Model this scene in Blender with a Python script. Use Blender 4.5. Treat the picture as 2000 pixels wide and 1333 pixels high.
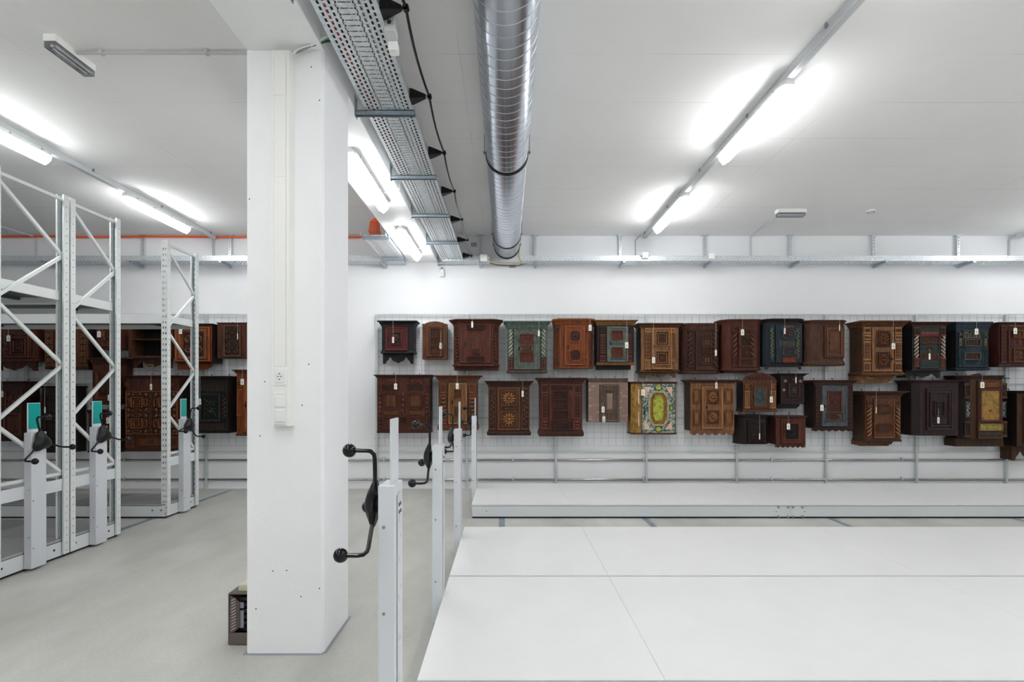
import bpy, math, random
from mathutils import Vector
PI = math.pi
R = math.radians
scene = bpy.context.scene
for o in list(bpy.data.objects): bpy.data.objects.remove(o)

# ------------------------------------------------------------------ camera, world, exposure
F = 1020.0; VX, VY = 990.0, 762.0; EYE = 1.6          # focal length in px, vanishing point, eye height
cd = bpy.data.cameras.new('camera'); cam = bpy.data.objects.new('camera', cd)
scene.collection.objects.link(cam)
cam.location = (0, 0, EYE); cam.rotation_euler = (R(90), 0, 0)
cd.sensor_width = 36; cd.sensor_fit = 'HORIZONTAL'; cd.lens = F / 2000 * 36
cd.shift_x = (1000 - VX) / 2000; cd.shift_y = (VY - 666.5) / 2000
cd.clip_start = 0.05; cd.clip_end = 60
scene.camera = cam
w = bpy.data.worlds.new('world'); scene.world = w; w.use_nodes = True
w.node_tree.nodes['Background'].inputs[0].default_value = (0.8, 0.85, 0.9, 1)
w.node_tree.nodes['Background'].inputs[1].default_value = 0.3
scene.view_settings.view_transform = 'Standard'; scene.view_settings.look = 'None'
scene.view_settings.gamma = 1; scene.view_settings.use_curve_mapping = False
scene.view_settings.exposure = 1.30
scene.cycles.diffuse_bounces = 12; scene.cycles.max_bounces = 16
LAMP = 13.0                                            # emission of the lamp diffusers

YW = 8.456                                            # back wall
CE = 4.095                                            # ceiling height

# ------------------------------------------------------------------ materials
def lin(c):
    return tuple(((v / 255) / 12.92 if v / 255 <= 0.04045 else ((v / 255 + 0.055) / 1.055) ** 2.4) for v in c)
MATS = {}
def base_mat(name, rgb, rough=0.5, metal=0.0, spec=0.5):
    m = bpy.data.materials.new(name); m.use_nodes = True
    b = m.node_tree.nodes['Principled BSDF']
    b.inputs['Base Color'].default_value = (*lin(rgb), 1)
    b.inputs['Roughness'].default_value = rough; b.inputs['Metallic'].default_value = metal
    b.inputs['Specular IOR Level'].default_value = spec
    MATS[name] = m
    return m, b
def noisy(name, rgb, rgb2, scale=(5, 5, 5), rough=0.5, metal=0.0, bump=0.0, detail=6, spec=0.5, rnd=False, p0=0.35, p1=0.65, bscale=None):
    m, b = base_mat(name, rgb, rough, metal, spec)
    nt = m.node_tree; N = nt.nodes; Lk = nt.links
    tc = N.new('ShaderNodeTexCoord'); mp = N.new('ShaderNodeMapping')
    mp.inputs['Scale'].default_value = scale
    Lk.new(tc.outputs['Object'], mp.inputs['Vector'])
    if rnd:
        oi = N.new('ShaderNodeObjectInfo'); mul = N.new('ShaderNodeMath'); mul.operation = 'MULTIPLY'; mul.inputs[1].default_value = 37
        Lk.new(oi.outputs['Random'], mul.inputs[0]); Lk.new(mul.outputs[0], mp.inputs['Location'])
    nz = N.new('ShaderNodeTexNoise'); nz.inputs['Scale'].default_value = 1; nz.inputs['Detail'].default_value = detail
    nz.inputs['Roughness'].default_value = 0.6
    Lk.new(mp.outputs['Vector'], nz.inputs['Vector'])
    cr = N.new('ShaderNodeValToRGB'); cr.color_ramp.elements[0].position = p0; cr.color_ramp.elements[1].position = p1
    cr.color_ramp.elements[0].color = (*lin(rgb2), 1); cr.color_ramp.elements[1].color = (*lin(rgb), 1)
    Lk.new(nz.outputs['Fac'], cr.inputs['Fac']); Lk.new(cr.outputs['Color'], b.inputs['Base Color'])
    if bump:
        bp = N.new('ShaderNodeBump'); bp.inputs['Strength'].default_value = bump; bp.inputs['Distance'].default_value = 0.01
        if bscale:
            n2 = N.new('ShaderNodeTexNoise'); n2.inputs['Scale'].default_value = bscale; n2.inputs['Detail'].default_value = 4
            Lk.new(tc.outputs['Object'], n2.inputs['Vector']); Lk.new(n2.outputs['Fac'], bp.inputs['Height'])
        else: Lk.new(nz.outputs['Fac'], bp.inputs['Height'])
        Lk.new(bp.outputs['Normal'], b.inputs['Normal'])
    return m
def wood(name, rgb, k=0.55):
    d = tuple(v * k for v in rgb)
    return noisy(name, rgb, d, (38, 38, 5), 0.48, 0, 0.5, 5, 0.25, True, 0.3, 0.68)
def paintwood(name, rgb, k=0.65):
    return noisy(name, rgb, tuple(v * k for v in rgb), (25, 25, 14), 0.5, 0, 0.3, 6, 0.3, True, 0.32, 0.6)

noisy('wall_paint', (240, 241, 243), (237, 238, 240), (1, 1, 1), 0.7, 0, 0.05, 3, 0.2, bscale=60)
noisy('column_paint', (243, 244, 245), (240, 241, 242), (2, 2, 2), 0.55, 0, 0.10, 4, 0.3, bscale=35)
def ceiling_mat():
    m = noisy('ceiling_paint', (240, 240, 239), (236, 236, 235), (0.7, 0.7, 0.7), 0.8, 0, 0.05, 4, 0.15, bscale=25)
    nt = m.node_tree; N = nt.nodes; Lk = nt.links; b = N['Principled BSDF']
    src = b.inputs['Base Color'].links[0].from_socket
    tc = N.new('ShaderNodeTexCoord'); sp = N.new('ShaderNodeSeparateXYZ'); Lk.new(tc.outputs['Object'], sp.inputs[0])
    # shuttering joints in the concrete: thin lines every 0.65 m across and every 2.6 m along
    def line(sock, pitch, off, wdt):
        a = N.new('ShaderNodeMath'); a.operation = 'ADD'; a.inputs[1].default_value = off; Lk.new(sock, a.inputs[0])
        mo = N.new('ShaderNodeMath'); mo.operation = 'PINGPONG'; mo.inputs[1].default_value = pitch / 2; Lk.new(a.outputs[0], mo.inputs[0])
        lt = N.new('ShaderNodeMath'); lt.operation = 'LESS_THAN'; lt.inputs[1].default_value = wdt; Lk.new(mo.outputs[0], lt.inputs[0])
        return lt.outputs[0]
    l1 = line(sp.outputs['Y'], 0.65, 0.02, 0.0035); l2 = line(sp.outputs['X'], 3.2, 0.35, 0.003)
    mx = N.new('ShaderNodeMath'); mx.operation = 'MAXIMUM'; Lk.new(l1, mx.inputs[0]); Lk.new(l2, mx.inputs[1])
    nz = N.new('ShaderNodeTexNoise'); nz.inputs['Scale'].default_value = 0.9; Lk.new(tc.outputs['Object'], nz.inputs['Vector'])
    rp = N.new('ShaderNodeMapRange'); rp.inputs[1].default_value = 0.42; rp.inputs[2].default_value = 0.62; Lk.new(nz.outputs['Fac'], rp.inputs[0])
    mu = N.new('ShaderNodeMath'); mu.operation = 'MULTIPLY'; Lk.new(mx.outputs[0], mu.inputs[0]); Lk.new(rp.outputs[0], mu.inputs[1])
    mix = N.new('ShaderNodeMix'); mix.data_type = 'RGBA'; Lk.new(mu.outputs[0], mix.inputs['Factor'])
    Lk.new(src, mix.inputs['A']); mix.inputs['B'].default_value = (*lin((212, 212, 212)), 1)
    Lk.new(mix.outputs['Result'], b.inputs['Base Color'])
ceiling_mat()
def floor_mat():
    m = noisy('concrete_floor', (201, 200, 194), (172, 171, 165), (1.1, 0.5, 1), 0.42, 0, 0.04, 8, 0.35, bscale=40)
    nt = m.node_tree; N = nt.nodes; Lk = nt.links; b = N['Principled BSDF']
    src = b.inputs['Base Color'].links[0].from_socket
    tc = N.new('ShaderNodeTexCoord')
    nz = N.new('ShaderNodeTexNoise'); nz.inputs['Scale'].default_value = 55; nz.inputs['Detail'].default_value = 5; Lk.new(tc.outputs['Object'], nz.inputs['Vector'])
    mr = N.new('ShaderNodeMapRange'); mr.inputs[1].default_value = 0.3; mr.inputs[2].default_value = 0.7; mr.inputs[3].default_value = 0.93; mr.inputs[4].default_value = 1.04
    Lk.new(nz.outputs['Fac'], mr.inputs[0])
    mix = N.new('ShaderNodeVectorMath'); mix.operation = 'SCALE'; Lk.new(src, mix.inputs[0]); Lk.new(mr.outputs[0], mix.inputs['Scale'])
    Lk.new(mix.outputs[0], b.inputs['Base Color'])
floor_mat()
noisy('deck_board', (231, 231, 231), (228, 228, 228), (3, 3, 3), 0.42, 0, 0.0, 3, 0.4)
base_mat('fascia_grey', (212, 216, 219), 0.4, 0.0)
base_mat('shelf_steel', (172, 172, 174), 0.35, 0.35)
base_mat('shelf_steel_dull', (148, 147, 148), 0.4, 0.35)
base_mat('shelf_under_shade', (84, 87, 90), 0.45, 0.25)  # shade put into the colour so the shelf undersides look unlit
base_mat('powder_grey', (205, 208, 213), 0.38)
base_mat('powder_light', (213, 217, 221), 0.38)
base_mat('upright_paint', (220, 224, 223), 0.4, 0.1)
noisy('galvanised', (222, 227, 230), (196, 203, 208), (30, 30, 30), 0.4, 0.6, 0.1)
noisy('galvanised_dark', (178, 190, 198), (152, 166, 176), (40, 40, 40), 0.35, 0.8, 0.1)
noisy('duct_metal', (208, 214, 223), (192, 198, 208), (3, 1.2, 3), 0.24, 1.0, 0.03)
base_mat('duct_seam', (196, 200, 205), 0.4, 0.9)
base_mat('chrome_pipe', (176, 172, 166), 0.16, 1.0)
base_mat('black_plastic', (11, 11, 14), 0.42, spec=.35)
base_mat('black_gloss', (6, 6, 9), 0.12, spec=.4)
base_mat('black_rubber', (22, 22, 24), 0.6)
base_mat('dark_gap', (24, 24, 26), 0.8)
base_mat('teal_card', (10, 158, 150), 0.3)
base_mat('white_plastic', (234, 235, 233), 0.35)
base_mat('off_white_plastic', (238, 238, 234), 0.4)
base_mat('grey_plastic', (196, 197, 200), 0.45)
base_mat('dark_grey', (70, 72, 78), 0.4)
base_mat('screw_metal', (170, 172, 176), 0.25, 1.0)
base_mat('orange_cable', (236, 100, 44), 0.5)
base_mat('red_cable', (170, 40, 38), 0.5)
base_mat('green_cable', (20, 110, 70), 0.5)
base_mat('yellow_cable', (176, 180, 90), 0.5)
base_mat('grey_cable', (150, 148, 146), 0.5)
base_mat('paper_tag', (238, 234, 222), 0.7)
base_mat('tag_ink', (120, 118, 110), 0.7)
base_mat('string', (196, 192, 184), 0.8)
base_mat('mesh_wire', (166, 174, 174), 0.45, 0.4)
base_mat('mesh_frame', (198, 206, 205), 0.42, 0.2)
base_mat('heater_brown', (112, 104, 100), 0.35, 0.5)
base_mat('heater_dark', (46, 43, 41), 0.5, 0.3)
base_mat('heater_slot', (190, 180, 176), 0.5)
base_mat('cream_plastic', (206, 202, 182), 0.5)
base_mat('sealant', (150, 153, 162), 0.6)
base_mat('iron', (26, 22, 20), 0.5, 0.5)
base_mat('brass_plate', (150, 140, 96), 0.5, 0.2)
base_mat('hole_dark', (30, 31, 33), 0.7)
m, b = base_mat('lamp_diffuser', (255, 255, 255), 0.4)
b.inputs['Emission Color'].default_value = (0.985, 0.995, 1.0, 1); b.inputs['Emission Strength'].default_value = LAMP
m, b = base_mat('clear_cover', (225, 228, 232), 0.05)
b.inputs['Transmission Weight'].default_value = 0.85
# woods and paints of the cupboards
W_ = dict(redbrown=(112, 56, 38), brown=(128, 74, 42), orange=(168, 84, 38), tan=(168, 116, 70), tanlight=(176, 120, 74),
          darkred=(88, 44, 33), darkbrown=(76, 44, 30), deep=(46, 28, 24), greybrown=(120, 96, 84), walnut=(104, 62, 40),
          black=(30, 30, 34), oxblood=(104, 36, 34), plum=(66, 40, 42), gold=(150, 100, 50), blackgreen=(36, 40, 36), umber=(92, 58, 34))
for k_, v_ in W_.items():
    wood(k_, tuple(c * .80 for c in v_)); wood(k_ + '_d', tuple(c * .50 for c in v_)); wood(k_ + '_l', tuple(min(235, c * .93 + 3) for c in v_), .7)  # _d paints recess shade into the wood, _l the lit relief
def relief_light(m): return m + '_l' if m in W_ else m
def recess_shade(m): return m + '_d' if m in W_ else m
P_ = dict(p_green=(88, 108, 96), p_greygreen=(112, 122, 112), p_blue=(28, 48, 60), p_teal=(30, 54, 62), p_red=(136, 54, 46), p_white=(206, 200, 180),
          p_yellow=(176, 166, 80), p_gold=(176, 132, 60), p_bluegrey=(92, 102, 108), p_pink=(206, 170, 150), p_darkgreen=(34, 52, 46),
          p_orange=(186, 86, 44), p_cream=(204, 190, 150), p_brightgold=(170, 120, 48), p_slate=(72, 84, 84))
for k_, v_ in P_.items(): paintwood(k_, tuple(c * .88 for c in v_))
noisy('marble_green', (178, 178, 60), (110, 124, 36), (22, 22, 22), 0.35, 0, 0, 8, rnd=True, p0=0.35, p1=0.6)
noisy('marble_blue', (58, 84, 92), (176, 184, 160), (26, 26, 26), 0.35, 0, 0, 8, rnd=True, p0=0.40, p1=0.55)
noisy('marble_pink', (220, 190, 164), (190, 150, 130), (20, 20, 20), 0.35, 0, 0, 8, rnd=True)
noisy('worn_paint', (124, 100, 88), (176, 152, 140), (9, 9, 26), 0.6, 0, 0.2, 8, rnd=True, p0=0.30, p1=0.44)

# ------------------------------------------------------------------ mesh builder
WL = {}                                                # world location of every object made here
def vadd(a, b): return (a[0] + b[0], a[1] + b[1], a[2] + b[2])
class MB:
    def __init__(s): s.v = []; s.f = []
    def add(s, vs, fs):
        n = len(s.v); s.v += [tuple(p) for p in vs]; s.f += [tuple(i + n for i in f) for f in fs]
    def box(s, x0, x1, y0, y1, z0, z1):
        x0, x1 = min(x0, x1), max(x0, x1); y0, y1 = min(y0, y1), max(y0, y1); z0, z1 = min(z0, z1), max(z0, z1)
        s.add([(x0, y0, z0), (x1, y0, z0), (x1, y1, z0), (x0, y1, z0), (x0, y0, z1), (x1, y0, z1), (x1, y1, z1), (x0, y1, z1)],
              [(0, 3, 2, 1), (4, 5, 6, 7), (0, 1, 5, 4), (1, 2, 6, 5), (2, 3, 7, 6), (3, 0, 4, 7)])
        return s
    def rings(s, rs, closed=True, cap0=True, cap1=True):
        n = len(rs[0]); base = len(s.v)
        for r in rs: s.v += [tuple(p) for p in r]
        for i in range(len(rs) - 1):
            for j in range(n if closed else n - 1):
                a = base + i * n + j; b_ = base + i * n + (j + 1) % n
                s.f.append((a, b_, b_ + n, a + n))
        if cap0: s.f.append(tuple(base + j for j in reversed(range(n))))
        if cap1: s.f.append(tuple(base + (len(rs) - 1) * n + j for j in range(n)))
        return s
    def tube(s, pts, r, sides=8, cap=True):
        pts = [Vector(p) for p in pts]; rs = []; up = None
        for i, p in enumerate(pts):
            t = (pts[min(i + 1, len(pts) - 1)] - pts[max(i - 1, 0)])
            if t.length < 1e-9: t = Vector((0, 0, 1))
            t.normalize()
            if up is None:
                up = Vector((0, 0, 1)) if abs(t.z) < 0.9 else Vector((0, 1, 0))
            u = (up - t * up.dot(t)); u.normalize(); up = u; v = t.cross(u)
            rr = r[i] if isinstance(r, (list, tuple)) else r
            rs.append([p + (u * math.cos(a) + v * math.sin(a)) * rr for a in [2 * PI * k / sides for k in range(sides)]])
        return s.rings(rs, True, cap, cap)
    def beam(s, a, b, w, h, side=(0, 1, 0)):
        a = Vector(a); b = Vector(b); t = (b - a).normalized(); sd = Vector(side); sd = (sd - t * sd.dot(t)).normalized(); up = t.cross(sd)
        rs = [[p + sd * (i * w / 2) + up * (j * h / 2) for i, j in ((-1, -1), (1, -1), (1, 1), (-1, 1))] for p in (a, b)]
        return s.rings(rs)
    def lathe(s, prof, cx, cy, cz, axis='z', n=16):
        rs = []
        for r, h in prof:
            ring = []
            for k in range(n):
                a = 2 * PI * k / n; c, d = math.cos(a) * r, math.sin(a) * r
                ring.append({'z': (cx + c, cy + d, cz + h), 'x': (cx + h, cy + c, cz + d), 'y': (cx + c, cy + h, cz - d)}[axis])
            rs.append(ring)
        return s.rings(rs)
    def sphere(s, c, r, n=16, m=10):
        prof = [(max(1e-4, r * math.sin(PI * i / m)), -r * math.cos(PI * i / m)) for i in range(m + 1)]
        return s.lathe(prof, *c, 'z', n)
    def prism(s, poly, y0, y1):                       # polygon in x,z extruded along y
        return s.rings([[(x, y0, z) for x, z in poly], [(x, y1, z) for x, z in poly]])
    def dome(s, cx, cz, rx, rz, ang, y, h, n=8):
        ca, sa = math.cos(ang), math.sin(ang); rs = []; h *= 1.5
        for k, (q, hh) in enumerate(((1, 0), (0.75, 0.66), (0.35, 0.95))):
            rs.append([(cx + q * (rx * math.cos(t) * ca - rz * math.sin(t) * sa), y - h * hh, cz + q * (rx * math.cos(t) * sa + rz * math.sin(t) * ca))
                       for t in [2 * PI * i / n for i in range(n)]])
        return s.rings(rs)
    def frame(s, x0, z0, x1, z1, y, t, h):            # raised rectangular moulding on a plane facing -y
        h *= 1.5
        def rr(d, yy): return [(x0 + d, yy, z0 + d), (x1 - d, yy, z0 + d), (x1 - d, yy, z1 - d), (x0 + d, yy, z1 - d)]
        return s.rings([rr(0, y), rr(0, y - h * .7), rr(t * .35, y - h), rr(t * .7, y - h * .6), rr(t, y - h * .5), rr(t, y)], True, False, False)
    def oct(s, cx, cz, rx, rz, y, t, h, c=0.4):
        def oo(d, yy):
            a, b = rx - d, rz - d; k = c
            return [(cx - a, yy, cz - b * (1 - k)), (cx - a * (1 - k), yy, cz - b), (cx + a * (1 - k), yy, cz - b), (cx + a, yy, cz - b * (1 - k)),
                    (cx + a, yy, cz + b * (1 - k)), (cx + a * (1 - k), yy, cz + b), (cx - a * (1 - k), yy, cz + b), (cx - a, yy, cz + b * (1 - k))]
        if t is None: return s.rings([oo(0, y), oo(0, y - h)])
        h *= 1.5
        return s.rings([oo(0, y), oo(0, y - h * .7), oo(t * .4, y - h), oo(t, y - h * .5), oo(t, y)], True, False, False)
    def perf(s, O, U, V, lu, lv, cols):
        """plate with slots: cols = (centre_u, width_u, pitch_v, length_v, offset_v)"""
        O, U, V = Vector(O), Vector(U), Vector(V)
        def q(u0, u1, v0, v1):
            if u1 - u0 < 1e-6 or v1 - v0 < 1e-6: return
            s.add([O + U * u0 + V * v0, O + U * u1 + V * v0, O + U * u1 + V * v1, O + U * u0 + V * v1], [(0, 1, 2, 3)])
        cols = sorted(cols); u = 0
        for uc, uw, pitch, ln, off in cols:
            q(u, uc - uw / 2, 0, lv); u = uc + uw / 2; v = 0; k = 0
            while True:
                c = off + pitch * (k + .5)
                if c + ln / 2 >= lv: break
                q(uc - uw / 2, u, v, c - ln / 2); v = c + ln / 2; k += 1
            q(uc - uw / 2, u, v, lv)
        q(u, lu, 0, lv)
        return s
    def build(s, name, mat, parent=None, smooth=0, bevel=0, solid=0, origin=None):
        me = bpy.data.meshes.new(name)
        if parent is not None: org = WL[parent]
        elif origin: org = origin
        else:
            xs = [p[0] for p in s.v]; ys = [p[1] for p in s.v]; zs = [p[2] for p in s.v]
            org = ((min(xs) + max(xs)) / 2, (min(ys) + max(ys)) / 2, min(zs))
        me.from_pydata([(p[0] - org[0], p[1] - org[1], p[2] - org[2]) for p in s.v], [], s.f)
        me.update()
        o = bpy.data.objects.new(name, me); scene.collection.objects.link(o)
        me.materials.append(MATS[mat])
        if smooth:
            for p in me.polygons: p.use_smooth = True
            me.set_sharp_from_angle(angle=R(smooth))
        if solid:
            md = o.modifiers.new('solidify', 'SOLIDIFY'); md.thickness = solid; md.offset = 0
        if bevel:
            md = o.modifiers.new('bevel', 'BEVEL'); md.width = bevel; md.segments = 2; md.limit_method = 'ANGLE'
        if parent is not None: o.parent = parent
        else: o.location = org
        WL[o] = org
        return o
def thing(name, label, cat, loc, group=None):
    o = bpy.data.objects.new(name, None); scene.collection.objects.link(o); o.location = loc; WL[o] = tuple(loc)
    o.empty_display_size = 0.1
    return tag(o, label, cat, group)
def tag(o, label, cat, group=None):
    o['label'] = label; o['category'] = cat
    if group: o['group'] = group
    return o
def struct(o): o['kind'] = 'structure'; return o
def at(px, py, Y): return ((px - VX) * Y / F, Y, EYE - (py - VY) * Y / F)
ORD = ['first', 'second', 'third', 'fourth', 'fifth', 'sixth', 'seventh', 'eighth', 'ninth', 'tenth', 'eleventh', 'twelfth', 'thirteenth', 'fourteenth']
def helix(cx, cy, z0, z1, r, turns, phase=0, n=10):
    k = max(6, int(abs(turns) * n))
    return [(cx + r * math.cos(phase + 2 * PI * turns * i / k), cy + r * math.sin(phase + 2 * PI * turns * i / k), z0 + (z1 - z0) * i / k) for i in range(k + 1)]

# ------------------------------------------------------------------ room shell
XL, XR, YB = -10.2, 10.4, -5.2
struct(MB().box(XL, XR, YB, YW, -0.2, 0).build('floor', 'concrete_floor', origin=(0, 0, 0)))
struct(MB().box(XL - .2, XR + .2, YB - .2, YW + .2, CE, CE + 0.25).build('ceiling', 'ceiling_paint', origin=(0, 0, CE)))
struct(MB().box(XL - .2, XR + .2, YW, YW + .2, -0.2, CE).build('wall_back', 'wall_paint'))
struct(MB().box(XL - .2, XR + .2, YB - .2, YB, -0.2, CE).build('wall_front', 'wall_paint'))
struct(MB().box(XL - .2, XL, YB, YW, -0.2, CE).build('wall_left', 'wall_paint'))
struct(MB().box(XR, XR + .2, YB, YW, -0.2, CE).build('wall_right', 'wall_paint'))
BX0, BX1, BZ = -1.575, -1.113, 3.662
struct(MB().box(BX0, BX1, YB, YW, BZ, CE).build('ceiling_beam', 'column_paint', bevel=0.006))
CY0, CY1 = 3.163, 3.665
ch = 0.022
def col_mesh():
    pl = [(BX0, CY0), (BX1 - ch * .6, CY0), (BX1, CY0 + ch), (BX1, CY1), (BX0, CY1)]
    return MB().rings([[(x, y, 0) for x, y in pl], [(x, y, BZ) for x, y in pl]])
struct(col_mesh().build('column', 'column_paint', bevel=0.004))
def seal():
    mb = MB(); o = 0.016
    pl = [(BX0 - o, CY0 - o), (BX1 - ch * .6, CY0 - o), (BX1 + o, CY0 + ch - o * .3), (BX1 + o, CY1 + o), (BX0 - o, CY1 + o)]
    return mb.rings([[(x, y, 0.0005) for x, y in pl], [(x, y, 0.004) for x, y in pl]])
struct(seal().build('trim_1', 'sealant'))
# small bore holes in the column face
hb = MB()
random.seed(5)
for px, py in ((608, 131), (632, 196), (487, 389), (603, 712), (508, 852), (590, 792), (517, 746), (560, 1115), (500, 1190), (640, 1150), (588, 1166), (533, 1116)):
    x, y, z = at(min(px, 624), py, CY0); hb.lathe([(0.004, -0.0006), (0.004, 0.003)], x, y, z, 'y', 8)
struct(hb.build('trim_2', 'hole_dark'))
# the floor tracks of the mobile shelving
for i, (x, w_) in enumerate(((-0.06, 0.075), (1.72, 0.075), (4.02, 0.075), (6.3, 0.075), (-4.41, 0.075), (-6.9, 0.075), (-9.0, .075))):
    mb = MB(); y0, y1 = (0.9, 8.3) if x > -1 else (2.2, 8.35)
    mb.box(x - w_ / 2, x + w_ / 2, y0, y1, 0.0, 0.0025)
    mb.box(x - 0.010, x + 0.010, y0, y1, 0.002, 0.006)
    o = mb.build('floor_track', 'galvanised_dark')
    n_ = ['near the front left corner of the far deck', 'third of a deck length in', 'right of the bolted splice', 'far right under the decks',
          'running along the left shelving ends', 'deep under the left shelving', 'far left under the left shelving'][i]
    tag(o, 'steel floor rail, ' + n_, 'rail', 'floor rails of the mobile shelving')

# ------------------------------------------------------------------ lamps
def fixture(x, ztop, y0, label, group, ln=1.28, cover=True):
    t = thing('ceiling_lamp', label, 'lamp', (x, y0 + ln / 2, ztop), group)
    hw = 0.056; zb = ztop - 0.034
    mb = MB(); y1 = y0 + ln
    def cap_ring(w, z, d=0.0):
        e = 0.045
        return [(x - w + e * .6, y0 + d, z), (x + w - e * .6, y0 + d, z), (x + w, y0 + d + e, z), (x + w, y1 - d - e, z), (x + w - e * .6, y1 - d, z), (x - w + e * .6, y1 - d, z), (x - w, y1 - d - e, z), (x - w, y0 + d + e, z)]
    MB().rings([cap_ring(hw * .8, ztop), cap_ring(hw, ztop - .02), cap_ring(hw * 1.16, zb), cap_ring(hw * 1.2, zb - .004), cap_ring(hw * 1.2, zb - .014)]).build('housing', 'white_plastic', t, 30)
    MB().rings([cap_ring(hw * 1.15, zb - .012), cap_ring(hw * 1.14, zb - 0.022), cap_ring(hw * 1.02, zb - 0.052, .006), cap_ring(hw * .72, zb - 0.083, .02), cap_ring(hw * .3, zb - 0.098, .03)]).build('diffuser', 'lamp_diffuser', t, 50)
    cl = MB()
    for k in range(4):
        yy = y0 + 0.14 + k * (ln - 0.28) / 3
        for sgn in (-1, 1):
            cl.box(x + sgn * hw * 1.07, x + sgn * (hw * 1.07 + 0.004), yy - .009, yy + .009, zb - 0.012, zb + 0.018)
    cl.build('clip', 'screw_metal', t)
    return t
def light_rail(x, y0, y1, label):
    t = thing('lamp_rail', label, 'rail', (x, (y0 + y1) / 2, CE), 'ceiling trunking rails for the lamps')
    mb = MB(); wd = 0.029; zb = CE - 0.067
    prof = [(x - wd - .006, CE), (x - wd - .006, CE - .01), (x - wd, CE - .013), (x - wd, zb), (x + wd, zb), (x + wd, CE - .013), (x + wd + .006, CE - .01), (x + wd + .006, CE)]
    mb.rings([[(a, y0, c) for a, c in prof], [(a, y1, c) for a, c in prof]]).build('channel', 'fascia_grey', t)
    MB().box(x - .018, x + .018, y0 + .002, y1 - .002, zb - .0025, zb + .001).build('cover_strip', 'grey_plastic', t)
    cl = MB(); y = y1 - 0.15
    while y > y0 + .1:
        cl.box(x - wd - .013, x - wd, y - .012, y + .012, CE - .03, CE); cl.box(x + wd, x + wd + .013, y - .012, y + .012, CE - .03, CE); y -= 1.17
    cl.build('clip', 'screw_metal', t)
    return zb
for x, lab, gl in ((-4.70, 'grey ceiling rail of the lamps above the left shelving', 'left'), (2.206, 'grey ceiling rail of the lamps right of the round duct', 'right'), (8.2, 'grey ceiling rail just entering at the right edge', 'far right')):
    zb = light_rail(x, YB + 1, 8.38, lab)
    for k in range(5):
        y0 = 6.42 - 2.35 * k
        if gl == 'left': lb = ['lit tube lamp above the left shelving, farther of the two in view', 'lit tube lamp above the left shelving, cut by the left edge'] + [f'lit tube lamp on the left rail, {ORD[k]} from the back wall'] * 1
        elif gl == 'right': lb = ['lit tube lamp on the right rail, smaller one near the back wall', 'lit tube lamp on the right rail, larger one nearer the camera'] + [f'lit tube lamp on the right rail, {ORD[k]} from the back wall']
        else: lb = [f'lit tube lamp on the far right rail, {ORD[k]} from the back wall'] * 3
        fixture(x, zb, y0, lb[min(k, 2)], 'lit tube lamps')
for k in range(5):
    lb = ['lit tube lamp under the white beam, nearer the back wall', 'lit tube lamp under the white beam, just right of the column', 'lit tube lamp under the white beam, third from the back wall',
          'lit tube lamp under the white beam, fourth from the back wall', 'lit tube lamp under the white beam, fifth from the back wall'][k]
    y0 = 6.56 - 2.13 * k
    if k >= 2: y0 = .75 - 2.13 * (k - 2)
    t = fixture((BX0 + BX1) / 2, BZ, y0, lb, 'lit tube lamps', 1.3)
    xx = (BX0 + BX1) / 2
    if k < 2:
        MB().tube([(xx + .06, y0 + .95, BZ - .03), (xx + .12, y0 + .98, BZ - .012), (xx + .2, y0 + .97, BZ - .008), (BX1 + .012, y0 + .93, BZ - .006), (BX1 + .02, y0 + .9, BZ + .03), (BX1 + .03, y0 + .88, BZ + .1)], 0.004, 6).build('feed_cable', 'white_plastic', t, 60)

# emergency lamps
def emergency(x, y, along_y, label, ln=0.36):
    t = thing('emergency_lamp', label, 'lamp', (x, y, CE), 'unlit emergency lamps on the ceiling')
    a, b_ = (0.045, ln / 2) if along_y else (ln / 2, 0.045)
    MB().box(x - a, x + a, y - b_, y + b_, CE - .05, CE).build('housing', 'off_white_plastic', t, bevel=.004)
    MB().box(x - a * .93, x + a * .93, y - b_ * .97, y + b_ * .97, CE - .095, CE - .05).build('cover', 'clear_cover', t, bevel=.004)
    MB().box(x - a * .7, x + a * .7, y - b_ * .9, y + b_ * .9, CE - .056, CE - .051).build('reflector', 'dark_grey', t)
    p = (x, y - b_ * .8, CE - .072), (x, y + b_ * .8, CE - .072)
    if not along_y: p = (x - a * .85, y, CE - .072), (x + a * .85, y, CE - .072)
    MB().tube(p, 0.011, 8).build('tube', 'white_plastic', t, 60)
    return t
emergency(-3.2, 3.83, True, 'unlit emergency lamp on the ceiling left of the column')
emergency(3.93, 7.23, False, 'unlit emergency lamp on the ceiling near the back wall, right side', .40)
x, y, z = at(1701, 410, 7.25)
t = thing('ceiling_sensor', 'small white sensor on the ceiling near the back wall', 'sensor', (x, 7.25, CE))
MB().lathe([(.055, 0), (.055, -.018), (.045, -.03), (.02, -.036)], x, 7.25, CE, 'z', 20).build('housing', 'white_plastic', t, 40)
MB().lathe([(.046, -.016), (.0465, -.02), (.046, -.024)], x, 7.25, CE - .008, 'z', 20).build('slot_ring', 'dark_grey', t)
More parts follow.
